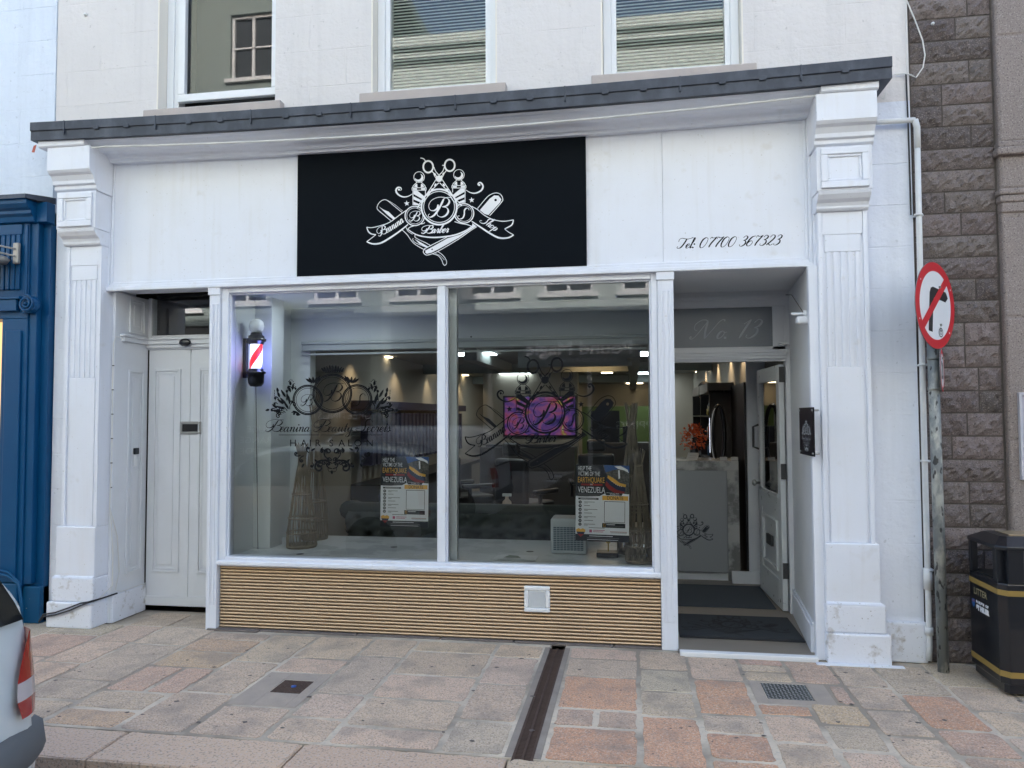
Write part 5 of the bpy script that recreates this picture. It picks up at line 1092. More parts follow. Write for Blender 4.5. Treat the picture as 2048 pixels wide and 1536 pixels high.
qp = F(1605, 640, .02); a = MB(); a.tube([(1.232, qp.y, qp.z+.045), (1.13, qp.y, qp.z+.045)], .010, 8); a.tube([(1.235, qp.y, qp.z+.045), (1.215, qp.y, qp.z+.045)], .025, 12); part(a, 'arm', PLAIN, t)
a = MB(); a.box(qp.x-.045, qp.x+.035, qp.y-.035, qp.y+.035, qp.z-.03, qp.z+.025); part(a, 'lamp_head', PLAIN, t, bevel=.014, seg=3)
a = MB(); a.tube([(qp.x+.02, qp.y, qp.z+.03), (qp.x-.06, qp.y+.05, qp.z+.19), (qp.x-.09, qp.y+.1, qp.z+.20)], .003, 5); part(a, 'lead', CABLEB, t)
t = thing('door_contact', (1.28, .9, 2.27), 'small pale hook fitting on the door frame under the sensor', 'fitting'); a = MB(); a.tube([(1.30, .96, 2.27), (1.22, .96, 2.27)], .012, 8); part(a, 'hook_arm', PIPEW, t)
# cables down the left pilaster
t = thing('white_cable', (-4.24, -.02, .3), 'thin white cable clipped down the left doorway corner to the plinth', 'cable')
a = MB(); a.tube([(-4.18, .05, 2.33), (-4.218, .0, 2.35), (-4.222, -.02, 2.28), (-4.223, -.02, 1.9), (-4.221, -.015, 1.3), (-4.223, -.03, .95), (-4.218, -.01, .8), (-4.222, .02, .55), (-4.215, .01, .3), (-4.235, -.12, .225)], .0045, 5); part(a, 'cable', CABLEW, t)
a = MB(); a.tube([(-4.222, -.03, .95), (-4.216, .06, .7), (-4.214, .09, .4), (-4.216, .05, .26), (-4.20, .1, .235), (-4.19, .40, .24)], .004, 5); part(a, 'cable_branch', CABLEW, t)
for z in (2.1, 1.9, 1.7, 1.5, 1.3, 1.1): a = MB(); a.box(-4.226, -4.215, -.026, -.012, z, z+.008); part(a, 'cable_clip', DARKST, t)
t = thing('black_cables', (-4.45, -.2, .15), 'pair of black cables slung across the foot of the left pilaster', 'cable')
for dz, nm in ((0, 'cable'), (.018, 'cable')):
    a = MB(); a.tube([(-4.70, -.20, .045), (-4.66, -.20, .09+dz), (-4.55, -.205, .11+dz), (-4.42, -.205, .15+dz*1.3), (-4.33, -.202, .19+dz), (-4.26, -.20, .215+dz*.3), (-4.215, -.10, .228), (-4.20, .05, .232)], .007, 6); part(a, nm, CABLEB, t)
# downpipe
t = thing('downpipe', (1.95, -.11, 0), 'white painted downpipe running from the cornice corner down beside the granite wall', 'pipe')
a = MB(); a.tube([(1.60, -.105, 3.70), (1.945, -.105, 3.70)], .018, 10); a.tube([(1.945, -.105, 3.70), (1.957, -.105, 3.65), (1.957, -.105, 3.5)], .021, 10); a.tube([(1.957, -.105, 3.64), (1.953, -.105, 2.9), (1.947, -.105, 1.8), (1.943, -.105, .12), (1.935, -.11, .03)], .019, 12); part(a, 'pipe', PIPEW, t)
for z in (3.03, 2.35, 2.0, 1.35, .62): a = MB(); a.tube([(1.95, -.105, z), (1.95, -.105, z+.014)], .028, 12); a.box(1.93, 1.985, -.10, -.06, z+.001, z+.013); part(a, 'pipe_clip', PIPEW, t)
a = MB(); a.tube([(1.945, -.105, .64), (1.944, -.105, .5)], .027, 12); a.tube([(1.942, -.105, .25), (1.942, -.105, .2)], .027, 12); part(a, 'pipe_collar', PIPEW, t)
t = thing('loose_wire', (2.0, -.07, 4.2), 'loose cream wire looping down the granite wall above the downpipe', 'wire')
a = MB(); P_ = [F(x, y, -.075) for x, y in ((1815, -60), (1813, 0), (1830, 40), (1845, 80), (1850, 110), (1846, 135), (1832, 155), (1822, 150), (1812, 147), (1788, 148))]; a.tube([tuple(p) for p in P_], .0045, 6); part(a, 'wire', CABLEW, t)
a = MB(); P_ = [F(x, y, -.07) for x, y in ((1812, -60), (1812, 60), (1814, 145))]; a.tube([tuple(p) for p in P_], .004, 6); part(a, 'wire', CABLEW, t)
a = MB(); P_ = [F(x, y, -.06) for x, y in ((1785, 150), (1760, 165), (1754, 193), (1768, 198), (1772, 186))]; a.tube([tuple(p) for p in P_], .004, 6); part(a, 'wire', CABLEW, t)
a = MB(); P_ = [F(x, y, -.062) for x, y in ((1812, 148), (1816, 240), (1819, 330), (1822, 430))]; a.tube([tuple(p) for p in P_], .0055, 6); part(a, 'dark_wire', CABLEB, t)
a = MB(); pr_ = F(1865, 48, -.08); a.lathe([(.012, 0), (.010, .012), (.001, .014)], tuple(pr_), 10, (0, -1, 0)); tag(part(a, 'wall_boss', PIPEW, loc=tuple(pr_)), 'small white disc fixing high on the granite wall', 'fixing')
a = MB(); pr_ = F(172, 30, -.052); a.lathe([(.014, 0), (.012, .015), (.001, .018)], tuple(pr_), 10, (0, -1, 0)); tag(part(a, 'wall_boss', PIPEW, loc=tuple(pr_)), 'small white fixing on the cream wall left of the upper windows', 'fixing')

a = MB(); q = F(68, 297, -.06); a.add([q+Vector((-.022, 0, -.03)), q+Vector((.004, 0, -.034)), q+Vector((.022, 0, .03)), q+Vector((-.004, 0, .024)), q+Vector((-.022, .003, -.03)), q+Vector((.004, .003, -.034)), q+Vector((.022, .003, .03)), q+Vector((-.004, .003, .024))], [(0, 1, 2, 3), (7, 6, 5, 4), (0, 4, 5, 1), (1, 5, 6, 2), (2, 6, 7, 3), (3, 7, 4, 0)]); tag(part(a, 'sticker_scrap', mat('faded_red_scrap', (.5, .12, .08), .6), loc=tuple(q)), 'torn scrap of red tape on the white wall above the blue shopfront', 'tape')
# ================================================================= GRANITE BUILDING ON THE RIGHT
gb_ = thing('granite_building', (5, 0, 0), 'dark granite building with rock faced blocks and dressed pilaster at the right', 'building')
a = MB(); a.box(1.94, 2.50, -.035, .3, 0, 10.4); part(a, 'wall_bed', GMORT, gb_)
a = MB(); rr = random.Random(21); a.smooth = False; z = .0; row = 0
while z < 5.6:
    hz = .150 if rr.random() < .8 else .158; x = 1.945; first = True
    while x < 2.44:
        L_ = rr.choice([.20, .30, .38, .46]) if first else rr.uniform(.28, .5); first = False
        x2 = min(2.47, x+L_)
        if 2.47-x2 < .10: x2 = 2.47
        g = .005; X0, X1, Z0, Z1 = x+g, x2-g, z+g, z+hz-g; c = rr.uniform(.68, 1.35); a.col = (.155*c, .128*c*rr.uniform(.97, 1.02), .118*c)
        nx = max(4, int((X1-X0)/.022)); nz = 6; vs = []; sd_ = rr.uniform(0, 9)
        for j in range(nz+1):
            for i in range(nx+1):
                ex = min(i, nx-i); ez = min(j, nz-j); e = min(1, min(ex, ez*1.0)/1.6)
                d = e*(.018+rr.uniform(-.010, .012)+.008*math.sin(i*1.3+sd_+j*.7))
                vs.append((X0+(X1-X0)*i/nx+(rr.uniform(-.003, .003) if 0 < i < nx else 0), -.040-d, Z0+(Z1-Z0)*j/nz+(rr.uniform(-.003, .003) if 0 < j < nz else 0)))
        a.add(vs, [(j*(nx+1)+i, j*(nx+1)+i+1, (j+1)*(nx+1)+i+1, (j+1)*(nx+1)+i) for j in range(nz) for i in range(nx)])
        a.add([(X0, -.040, Z0), (X1, -.040, Z0), (X1, -.040, Z1), (X0, -.040, Z1), (X0, -.02, Z0), (X1, -.02, Z0), (X1, -.02, Z1), (X0, -.02, Z1)], [(0, 1, 5, 4), (1, 2, 6, 5), (2, 3, 7, 6), (3, 0, 4, 7)])
        x = x2
    z += hz; row += 1
part(a, 'rock_faced_blocks', GRAN, gb_)
a = MB(); z = 0
for z0, z1 in ((0, .85), (.856, 1.5), (1.506, 2.32), (2.326, 3.0), (3.20, 3.42), (3.52, 4.25), (4.256, 5.6)): a.box(2.485, 12, -.09, .3, z0, z1-.004)
a.box(2.48, 12, -.085, .3, 0, 10.4)
part(a, 'dressed_pilaster', GRAN2, gb_, bevel=.012)
a = MB(); a.box(2.455, 12, -.125, .3, 3.42, 3.475); a.box(2.470, 12, -.105, .3, 3.475, 3.52); a.box(2.462, 12, -.115, .3, 3.15, 3.19); a.box(2.470, 12, -.105, .3, 3.10, 3.15); a.box(2.478, 12, -.098, .3, 3.03, 3.10); part(a, 'string_course', GRAN2, gb_, bevel=.012, seg=3)
a = MB(); a.box(1.94, 12, .3, 14, 0, 10.4); part(a, 'rear_block', GMORT, gb_)
t = thing('notice_board', (2.62, -.1, 1.6), 'pale framed notice board on the granite pilaster above the litter bin', 'notice board')
q0, q1 = F(2037, 785, -.11), F(2044, 960, -.11); a = MB(); a.frame(q0.x, q0.x+.6, q1.z, q0.z, .018, -.118, -.088); part(a, 'board_frame', mat('pale_frame', (.5, .5, .55), .5), t, bevel=.003); a = MB(); a.box(q0.x+.018, q0.x+.582, -.10, -.088, q1.z+.018, q0.z-.018); part(a, 'board_sheet', mat('board_lilac', (.42, .41, .48), .4), t)
# litter bin
lb = thing('litter_bin', (2.42, -.43, 0), 'black litter bin with gold bands and white lettering standing against the granite wall', 'litter bin')
bx0, bx1, by0, by1, ch = 2.145, 2.72, -.665, -.20, .045
def octp(o=0., x0=bx0, x1=bx1, y0=by0, y1=by1): 
    c = ch; return [(x0-o, y0+c), (x0+c*.8, y0-o), (x1-c*.8, y0-o), (x1+o, y0+c), (x1+o, y1-c), (x1-c, y1+o), (x0+c, y1+o), (x0-o, y1-c)]
a = MB(); a.prism(octp(), .075, .665, 'z'); a.prism(octp(-.02), .02, .075, 'z')
for x0, x1, y0, y1 in ((bx0, bx0+.06, by0+.045, by0+.10), (bx0, bx0+.04, by1-.08, by1-.04), (bx0+.04, bx0+.13, by0, by0+.05), (bx1-.12, bx1-.03, by0, by0+.05), (bx1-.05, bx1, by0+.045, by1-.04)): a.box(x0, x1, y0, y1, .665, .865)
body = part(a, 'bin_body', BLACKP, lb, bevel=.006)
a = MB(); a.box(bx0+.03, bx1-.03, by0+.03, by1-.03, .66, .672); part(a, 'bin_liner', RUBBER, lb)
a = MB(); cxb, cyb = (bx0+bx1)/2, (by0+by1)/2; o0 = octp(.008); o1 = [(cxb+(x-cxb)*.80, cyb+(y-cyb)*.55) for x, y in octp()]; n = 8
a.add([(*p, .862) for p in o0]+[(*p, .885) for p in o0]+[(*p, .93) for p in o1], [tuple(range(7, -1, -1)), tuple(range(16, 24))]+[(i, (i+1) % n, n+(i+1) % n, n+i) for i in range(n)]+[(n+i, n+(i+1) % n, 2*n+(i+1) % n, 2*n+i) for i in range(n)]); part(a, 'bin_lid', BLACKP, lb, bevel=.004)
a = MB(); a.box(cxb-.17, cxb+.17, cyb-.09, cyb+.09, .93, .937); part(a, 'stub_plate', mat('brass_stub_plate', (.45, .36, .24), .3, metal=.6), lb, bevel=.003)
for z0, z1 in ((.595, .627), (.118, .152)): a = MB(); a.prism(octp(.0025), z0, z1, 'z'); part(a, 'gold_band', GOLDP, lb)
def bnm(u, v, h): return Vector((bx0-.0015-h, by1-.05-u, v))   # face towards -x; u to the right as seen = towards the street
k = Ink(bnm); ink_text(k, 'LITTER', .06, .53, .175, .040, ydown=False); part(k, 'litter_lettering', mat('gold_lettering', (.42, .36, .20), .4), lb)
k = Ink(bnm); ink_text(k, 'PARISH OF', .085, .478, .165, .015, ydown=False, extrude_w=.002, spacing=1.4); ink_text(k, 'ST HELIER', .085, .437, .175, .027, ydown=False, extrude_w=.004); part(k, 'parish_lettering', VWHITE, lb)
k = Ink(bnm); k.fill([(.025, .492), (.068, .492), (.068, .46), (.0465, .437), (.025, .46)]); part(k, 'shield', mat('shield_blue', (.02, .10, .30), .4), lb)
k = Ink(bnm); k.h += .0006; 
for u in (.032, .044, .056): k.fill([(u, .488), (u+.006, .488), (u+.006, .474), (u, .474)])
part(k, 'shield_marks', mat('shield_red', (.35, .12, .16), .4), lb)
# sign post
sp = thing('sign_post', (1.977, -.235, 0), 'weathered grey steel post carrying two round road signs before the granite wall', 'sign post')
a = MB(); a.tube([(1.977, -.235, 0), (1.972, -.235, 1.2), (1.966, -.235, 2.6)], .034, 16); part(a, 'post', GALV, sp)
for z in (2.03, 1.83, 2.5, 2.25): a = MB(); a.tube([(1.968, -.235, z), (1.968, -.235, z+.022)], .037, 16); a.box(1.968, 2.02, -.262, -.225, z+.003, z+.018); part(a, 'post_clamp', GALV, sp)
def disc_sign(c, nang, rad, roll, face, name):
    """a round plate; nang = heading of its normal from -y towards +x"""
    n = Vector((math.sin(nang), -math.cos(nang), 0)); u = Vector((math.cos(nang), math.sin(nang), 0)); w_ = Vector((0, 0, 1))
    u2 = u*math.cos(roll)-w_*math.sin(roll); w2 = w_*math.cos(roll)+u*math.sin(roll)
    mp = lambda a_, b_, h: c+u2*(a_*rad)+w2*(b_*rad)+n*(h+.0015)
    a = MB(); m = 48; vs = [c+u2*rad*math.cos(6.2832*i/m)+w2*rad*math.sin(6.2832*i/m)+n*q for q in (-.003, 0.0015) for i in range(m)]
    a.add(vs, [tuple(range(m)), tuple(range(2*m-1, m-1, -1))]+[(i, (i+1) % m, m+(i+1) % m, m+i) for i in range(m)]); pl = part(a, name, mat('sign_back_grey', (.2, .2, .21), .5, metal=.3), sp)
    return mp, pl, n
SRED = mat('sign_red_film', (.55, .012, .022), .35); SWH = mat('sign_white_film', (.72, .74, .76), .35); SBK = mat('sign_black_film', (.01, .01, .012), .4)
cs = F(1870.5, 611, -.30)
mp, pl, nn_ = disc_sign(cs, R(46.5), .285, R(6.5), None, 'no_turn_sign')
k = Ink(mp); k.disc(0, 0, .80, n=56); part(k, 'white_face', SWH, pl); h0 = k.h
k = Ink(mp); k.h = h0+.0002; k.ring(0, 0, .895, .205, n=64); 
k.h = h0+.0022; k.fill([(.46+.075, .64-.06), (.46-.075, .64+.06), (-.60-.075, -.56+.06), (-.60+.075, -.56-.06)]); part(k, 'red_ring_and_bar', SRED, pl)
k = Ink(mp); k.h = h0+.0007; k.fill([(-.32, -.64), (-.12, -.64), (-.12, .12), (-.08, .17), (.50, .17), (.62, .29), (.50, .41), (-.16, .41), (-.27, .36), (-.32, .24)]); part(k, 'turn_arrow', SBK, pl)
k = Ink(mp); k.h = h0+.001; k.ring(.30, -.58, .10, .022, n=24); k.ring(.30, -.58, .045, .016, n=12); ink_text(k, 'ST', .24, -.56, .11, .05, ydown=False); part(k, 'maker_mark', SBK, pl)
k = Ink(mp); k.h = h0+.002
for an in (150, 35, -150, -35): k.disc(.9*math.cos(R(an)), .9*math.sin(R(an)), .022, n=8)
part(k, 'rivet', SWH, pl)
c2 = F(1884, 741, -.262)
mp, pl, nn_ = disc_sign(c2, R(65), .143, R(3), None, 'speed_limit_sign')
k = Ink(mp); k.disc(0, 0, .80, n=40); part(k, 'white_face', SWH, pl); k = Ink(mp); k.h = h0+.0002; k.ring(0, 0, .885, .21, n=48); part(k, 'red_ring', SRED, pl)
k = Ink(mp); k.h = h0+.0005; ink_text(k, '20', -.56, -.38, 1.12, .76, ydown=False, extrude_w=.03); part(k, 'speed_digits', SBK, pl)

# ================================================================= BLUE SHOPFRONT ON THE LEFT
nb = thing('blue_shop_building', (-8, 0, 0), 'white rendered building with a glossy deep blue shopfront at the left edge', 'building')
a = MB(); a.box(-16, -4.785, -.058, .3, 3.4, 10.7); part(a, 'upper_wall', NEIGHR, nb)
a = MB(); a.box(-16, -4.785, .3, 14, 0, 10.7); part(a, 'rear_block', GMORT, nb)
a = MB(); prof = [(-.05, 3.54), (-.27, 3.50), (-.275, 3.465), (-.25, 3.46), (-.25, 3.43), (-.225, 3.40), (-.20, 3.385), (-.20, 3.36), (-.175, 3.34), (-.165, 3.30), (-.15, 3.295), (-.05, 3.295)]
a.prism([(y, z) for y, z in prof[2:]]+[(-.05, 3.465)], -12, -4.86, 'x'); a.prism([(-.05, 3.465), (-.14, 3.465), (-.14, 3.30), (-.05, 3.295)], -4.86, -4.765, 'x')
part(a, 'blue_cornice', BLUE, nb, bevel=.004)
a = MB(); a.prism(prof[:3]+[(-.05, 3.465)], -12, -4.85, 'x'); a.add([(-4.85, -.275, 3.466), (-4.85, -.27, 3.50), (-4.85, -.05, 3.54), (-4.76, -.05, 3.52), (-4.76, -.05, 3.466)], [(0, 1, 2, 3, 4), (0, 4, 3)]); part(a, 'lead_flashing', LEAD, nb)
a = MB(); a.box(-4.99, -4.79, -.06, .3, 0, 3.30); a.box(-4.93, -4.86, -.115, -.06, 0.32, 3.30); a.box(-12, -5.25, -.04, .3, 2.66, 3.30); a.box(-5.62, -4.93, -.13, .3, 2.50, 3.30); a.box(-5.17, -4.93, -.13, .3, .30, 2.50)
a.box(-4.965, -4.935, -.145, -.13, 2.70, 3.28)
bw = part(a, 'blue_pilaster', BLUE, nb, bevel=.006)
a = MB(); a.box(-5.12, -4.975, -.150, -.13, .34, 2.40)
for k in range(10): xx = -5.02-k*.048; a.box(xx-.018, xx+.018, -.150, -.13, 2.74, 3.20)
a.box(-5.62, -4.99, -.145, -.13, 3.2, 3.29); part(a, 'flute', BLUE, bw, bevel=.006)
a = MB(); a.box(-5.62, -4.96, -.19, -.13, 2.655, 2.68); a.box(-5.5, -5.0, -.175, -.13, 2.56, 2.655); a.box(-4.96, -4.86, -.16, -.12, 2.54, 2.56)
vx, vz = F(52, 607, -.2).x, F(52, 607, -.2).z
for k in range(1):
    pts = [(vx+(.072-.050*i/26)*math.cos(R(95-i*24)), -.205, vz+(.072-.050*i/26)*math.sin(R(95-i*24))) for i in range(27)]; a.tube(pts, .010, 6)
a.lathe([(.070, 0), (.070, .06), (.001, .06)], (vx, -.13, vz), 28, (0, -1, 0)); a.lathe([(.014, 0), (.012, .022), (.001, .026)], (vx, -.19, vz), 12, (0, -1, 0)); part(a, 'volute_capital', BLUE, nb, bevel=.004)
a = MB(); a.box(-5.64, -4.945, -.165, .2, 0.0, .16); a.box(-5.63, -4.955, -.155, .2, .165, .33); a.box(-5.62, -4.96, -.148, .2, .335, .36); a.box(-4.945, -4.79, -.10, .2, 0, .3); part(a, 'blue_plinth', mat('chipped_blue_paint', (.003, .075, .18), .4, bump=.2, bscale=20, spec=.3, speck=[(28, .72, .75, .9, (.35, .33, .3))]), nb, bevel=.01)
a = MB(); a.box(-12, -5.17, .05, .1, .6, 2.60); part(a, 'blue_shop_window', mat('warm_lit_window', (.05, .04, .03), .3, emit=(1, .55, .22), estr=.35, var=0), nb)
t = thing('blue_pipe', (-4.86, -.2, 0), 'blue painted conduit bending down over the plinth of the blue shopfront', 'conduit')
for dz in (0, .03): a = MB(); a.tube([(-5.6, -.19, .44+dz), (-5.2, -.19, .43+dz), (-5.0, -.19, .40+dz), (-4.90, -.19, .34+dz*.5), (-4.87, -.19, .2), (-4.86, -.19, .0)], .013 if dz == 0 else .009, 8); part(a, 'conduit', MATS['chipped_blue_paint'], t)
t = thing('wall_lamp', (-5.1, -.18, 2.98), 'grey metal floodlight on a bracket on the blue pilaster at the left edge', 'wall lamp')
q = F(34, 506, -.17); GM = mat('grey_lamp_metal', (.38, .36, .33), .45, metal=.4)
a = MB(); a.box(q.x-.03, q.x+.02, -.185, -.15, q.z-.09, q.z+.085); part(a, 'back_plate', GM, t, bevel=.01, seg=3)
a = MB(); a.tube([(q.x, -.19, q.z+.03), (q.x-.12, -.30, q.z+.05)], .008, 6); a.tube([(q.x, -.19, q.z-.03), (q.x-.08, -.25, q.z-.01), (q.x-.14, -.32, q.z+.03)], .008, 6); part(a, 'bracket', GM, t)
a = MB(); a.lathe([(.001, 0), (.11, -.01), (.13, -.03), (.11, -.06), (.05, -.065), (.045, -.22), (.06, -.24), (.001, -.24)], (q.x-.135, -.28, q.z-.035), 18); part(a, 'lamp_shade', GM, t)

# ================================================================= PARKED CARS
def car_body(secs, mb, n=16):
    pass
def make_car(name, loc, rz, paint, label, L_=3.9, H=1.45, van=False):
    """hatchback: local +x = rear; y = width; z up from the road"""
    t = thing(name, loc, label, 'car' if not van else 'van'); o_ = Vector(loc); c, d = math.cos(rz), math.sin(rz)
    X_ = lambda p: Vector((o_.x+p.x*c-p.y*d, o_.y+p.x*d+p.y*c, o_.z+p.z))
    hw = .84; a = MB(); a.smooth = True; N_ = 40
    # side outline sampled in x: bottom, waist, roof height and plan taper
    def lower(x): return .20+(.10 if x < -L_/2+.3 else 0)*((-L_/2+.3-x)/.3)
    def waist(x):
        u = (x+L_/2)/L_; return .62+.30*min(1, (u/.28)**.7) if u < .28 else .92+.05*(u-.28)
    def roof(x):
        u = (x+L_/2)/L_
        k = [(.0, .58), (.03, .68), (.12, .80), (.26, .93), (.42, H-.08), (.52, H), (.80, H-.01), (.90, H-.04), (.94, H-.11), (.960, 1.27), (.972, 1.17), (.985, 1.07), (.993, .93), (1., .62)] if not van else [(.0, .6), (.03, .72), (.14, .95), (.2, 1.02), (.32, H-.1), (.40, H), (.9, H), (.96, H-.05), (.985, H-.2), (1., .6)]
        for (a0, b0), (a1, b1) in zip(k, k[1:]):
            if u <= a1: tt = (u-a0)/(a1-a0); return b0+(b1-b0)*tt
        return k[-1][1]
    us_ = [i/40 for i in range(37)]+[.92, .94, .955, .965, .975, .985, .993, 1.]; N_ = len(us_)-1; xs_ = [-L_/2+L_*u for u in us_]; vs = []; M_ = 13
    for i, x in enumerate(xs_):
        u = us_[i]; tp = 1-.16*max(0, (.10-u)/.10)**2-.05*max(0, (u-.95)/.05)**2; r_ = roof(x); w_ = min(waist(x), r_-.03); lo = lower(x)
        if u > .985: w_ = min(w_, .60)
        W = hw*tp; gh = max(0, min(1, (r_-w_)/.4)); Wr = W*(1-.20*gh)
        prof_ = [(-W*.93, lo), (-W, lo+.10), (-W*1.01, (lo+w_)/2), (-W*.975, w_), (-(W*.97+Wr)/2*1.0, (w_+r_)/2+.02*gh), (-Wr, r_-.05*gh-.012), (-Wr*.75, r_), (0, r_+.015)]
        prof_ = prof_+[(-y, z) for y, z in prof_[-2::-1]]
        M_ = len(prof_)
        for y, z in prof_: vs.append((x, y, z))
    a.add(vs, [(i*M_+j, i*M_+j+1, (i+1)*M_+j+1, (i+1)*M_+j) for i in range(N_) for j in range(M_-1)]+[tuple(range(M_)), tuple(N_*M_+j for j in range(M_-1, -1, -1)), ]); a.smooth = False
    a.xf(X_); body = part(a, 'car_body', paint, t)
    sub = body.modifiers.new('smooth', 'SUBSURF'); sub.levels = 1; sub.render_levels = 1
    GL_ = mat('car_tinted_glass', (.006, .008, .010), .04, spec=.7)
    # side windows, rear and front screens laid just proud of the body
    for s_ in (-1, 1):
        for u0, u1 in (((.36, .56), (.575, .78), (.795, .90)) if not van else ((.33, .48),)):
            a = MB(); q = []
            for u in [u0+(u1-u0)*k/6 for k in range(7)]:
                x = -L_/2+L_*u; w_, r_ = waist(x)+.03, roof(x)-.075; W = hw; Wr = W*.80; q.append(((x, s_*(W*.965+.012), w_), (x, s_*(Wr+.028), max(w_+.01, r_))))
            a.add([p for pr in q for p in pr], [(2*i, 2*i+1, 2*i+3, 2*i+2) for i in range(6)]); a.xf(X_); part(a, 'side_window', GL_, t)
    rp = [(.947, 1.33), (.960, 1.26), (.972, 1.17), (.984, 1.06), (.989, .99)] if not van else [(.955, H-.12), (.99, .95)]
    a = MB(); q = []
    for u, z in rp: x = -L_/2+L_*u+.022; k_ = (z-.9)/(H-.9); q.append([(x+.0-.012*abs(yy)**3, yy*(hw*(.93-.22*k_)), z) for yy in [-1+i/4 for i in range(9)]])
    a.smooth = True; a.add([p for r_ in q for p in r_], [(i*9+j, i*9+j+1, (i+1)*9+j+1, (i+1)*9+j) for i in range(len(q)-1) for j in range(8)]); a.smooth = False; a.xf(X_); part(a, 'rear_window', GL_, t)
    a = MB(); x0, x1 = (-L_/2+L_*.27, -L_/2+L_*.42) if not van else (-L_/2+L_*.21, -L_/2+L_*.325); a.add([(x0-.02, -hw*.82, roof(x0)+.03), (x0-.02, hw*.82, roof(x0)+.03), (x1-.02, hw*.68, roof(x1)+.02), (x1-.02, -hw*.68, roof(x1)+.02)], [(0, 1, 2, 3)]); a.xf(X_); part(a, 'windscreen', GL_, t)
    # bumpers
    for e in (1, -1):
        a = MB(); q = []; xe = e*(L_/2)
        for z, o in ((.18, -.03), (.30, .035), (.47, .055), (.56, .02), (.575, -.05)):
            q.append([(xe+e*o-e*.11*abs(yy)**5, yy*(hw+.025), z) for yy in [-1+i/8 for i in range(17)]])
        a.smooth = True; a.add([p for r_ in q for p in r_], [(i*17+j, i*17+j+1, (i+1)*17+j+1, (i+1)*17+j) for i in range(4) for j in range(16)]); a.smooth = False; a.xf(X_); bpn = part(a, 'bumper', paint, t)
        a = MB(); q = []
        for z, o in ((.42, .062), (.46, .078), (.55, .06), (.565, .02)): q.append([(xe+e*o-e*.11*abs(yy)**5, yy*(hw+.042), z) for yy in [-1+i/8 for i in range(17)]])
        a.smooth = True; a.add([p for r_ in q for p in r_], [(i*17+j, i*17+j+1, (i+1)*17+j+1, (i+1)*17+j) for i in range(3) for j in range(16)]); a.xf(X_); a.smooth = False; part(a, 'bumper_trim', mat('grey_bumper_plastic', (.11, .12, .13), .55), bpn)
    # lamps
    for s_ in (-1, 1):
        q = []; 
        for z, dxx, wd in ((.62, -.012, .10), (.69, -.012, .125), (.76, -.018, .12), (.82, -.026, .10), (.88, -.036, .07), (.94, -.05, .035)):
            q.append([(L_/2+dxx+.030-.035*k_**2, s_*(hw*.955-wd+wd*k_), z) for k_ in (0, .35, .7, 1)]+[(L_/2+dxx-.06, s_*(hw*.985), z)])
        def seg(z0, z1, m, nm, pr):
            a = MB(); a.smooth = True; rows = [r_ for r_ in q if z0-.001 <= r_[0][2] <= z1+.001]; a.add([p for r_ in rows for p in r_], [(i*5+j, i*5+j+1, (i+1)*5+j+1, (i+1)*5+j) for i in range(len(rows)-1) for j in range(4)]); a.xf(X_); a.smooth = False; return part(a, nm, m, pr)
        tl = seg(.76, .94, mat('tail_lamp_red', (.34, .004, .008), .12, coat=.6), 'tail_light', t)
        seg(.69, .76, mat('reversing_lens', (.55, .50, .52), .15, coat=.6), 'clear_lens', tl); seg(.62, .69, MATS['tail_lamp_red'], 'lower_lens', tl)
        a = MB(); a.box(-L_/2+.02, -L_/2+.22, s_*.52-.14, s_*.52+.14, .60, .74); a.xf(X_); part(a, 'headlight', mat('headlight_lens', (.5, .52, .55), .1, coat=.5), t, bevel=.03)
    for xw in (-L_/2+.72, L_/2-.66):
        for s_ in (-1, 1):
            a = MB(); a.lathe([(.20, -.09), (.30, -.09), (.315, -.05), (.315, .05), (.30, .09), (.20, .09)], (xw, s_*(hw-.07), .315), 28, (0, 1, 0)); a.xf(X_); wh_ = part(a, 'wheel', RUBBER, t)
            a = MB(); a.lathe([(.001, .05), (.05, .06), (.06, .03), (.19, .03), (.205, .085)], (xw, s_*(hw-.07), .315), 28, (0, s_, 0))
            for k in range(7): an = k*6.283/7; a.tube([(xw+.05*math.cos(an), s_*(hw+.0), .315+.05*math.sin(an)), (xw+.19*math.cos(an), s_*(hw+.01), .315+.19*math.sin(an))], .016, 5)
            a.xf(X_); part(a, 'rim', STEEL, wh_)
    return t
SILV = mat('pale_silver_car_paint', (.66, .73, .76), .3, metal=.15, coat=.8)
make_car('parked_car', (-4.30, -3.62, -.115), 0, SILV, 'pale silver hatchback at the left edge with red tail light towards the kerb', 3.86)
make_car('parked_van', (-4.35, -7.2, -.115), 0, mat('white_van_paint', (.75, .76, .76), .3, coat=.6), 'white van parked across the street, seen reflected in the shop window', 4.3, 1.62, van=True)
make_car('parked_car', (.55, -7.15, -.115), 0, mat('dark_car_paint', (.03, .035, .04), .2, metal=.3, coat=.9), 'dark car parked across the street, seen reflected in the right pane', 4.0)

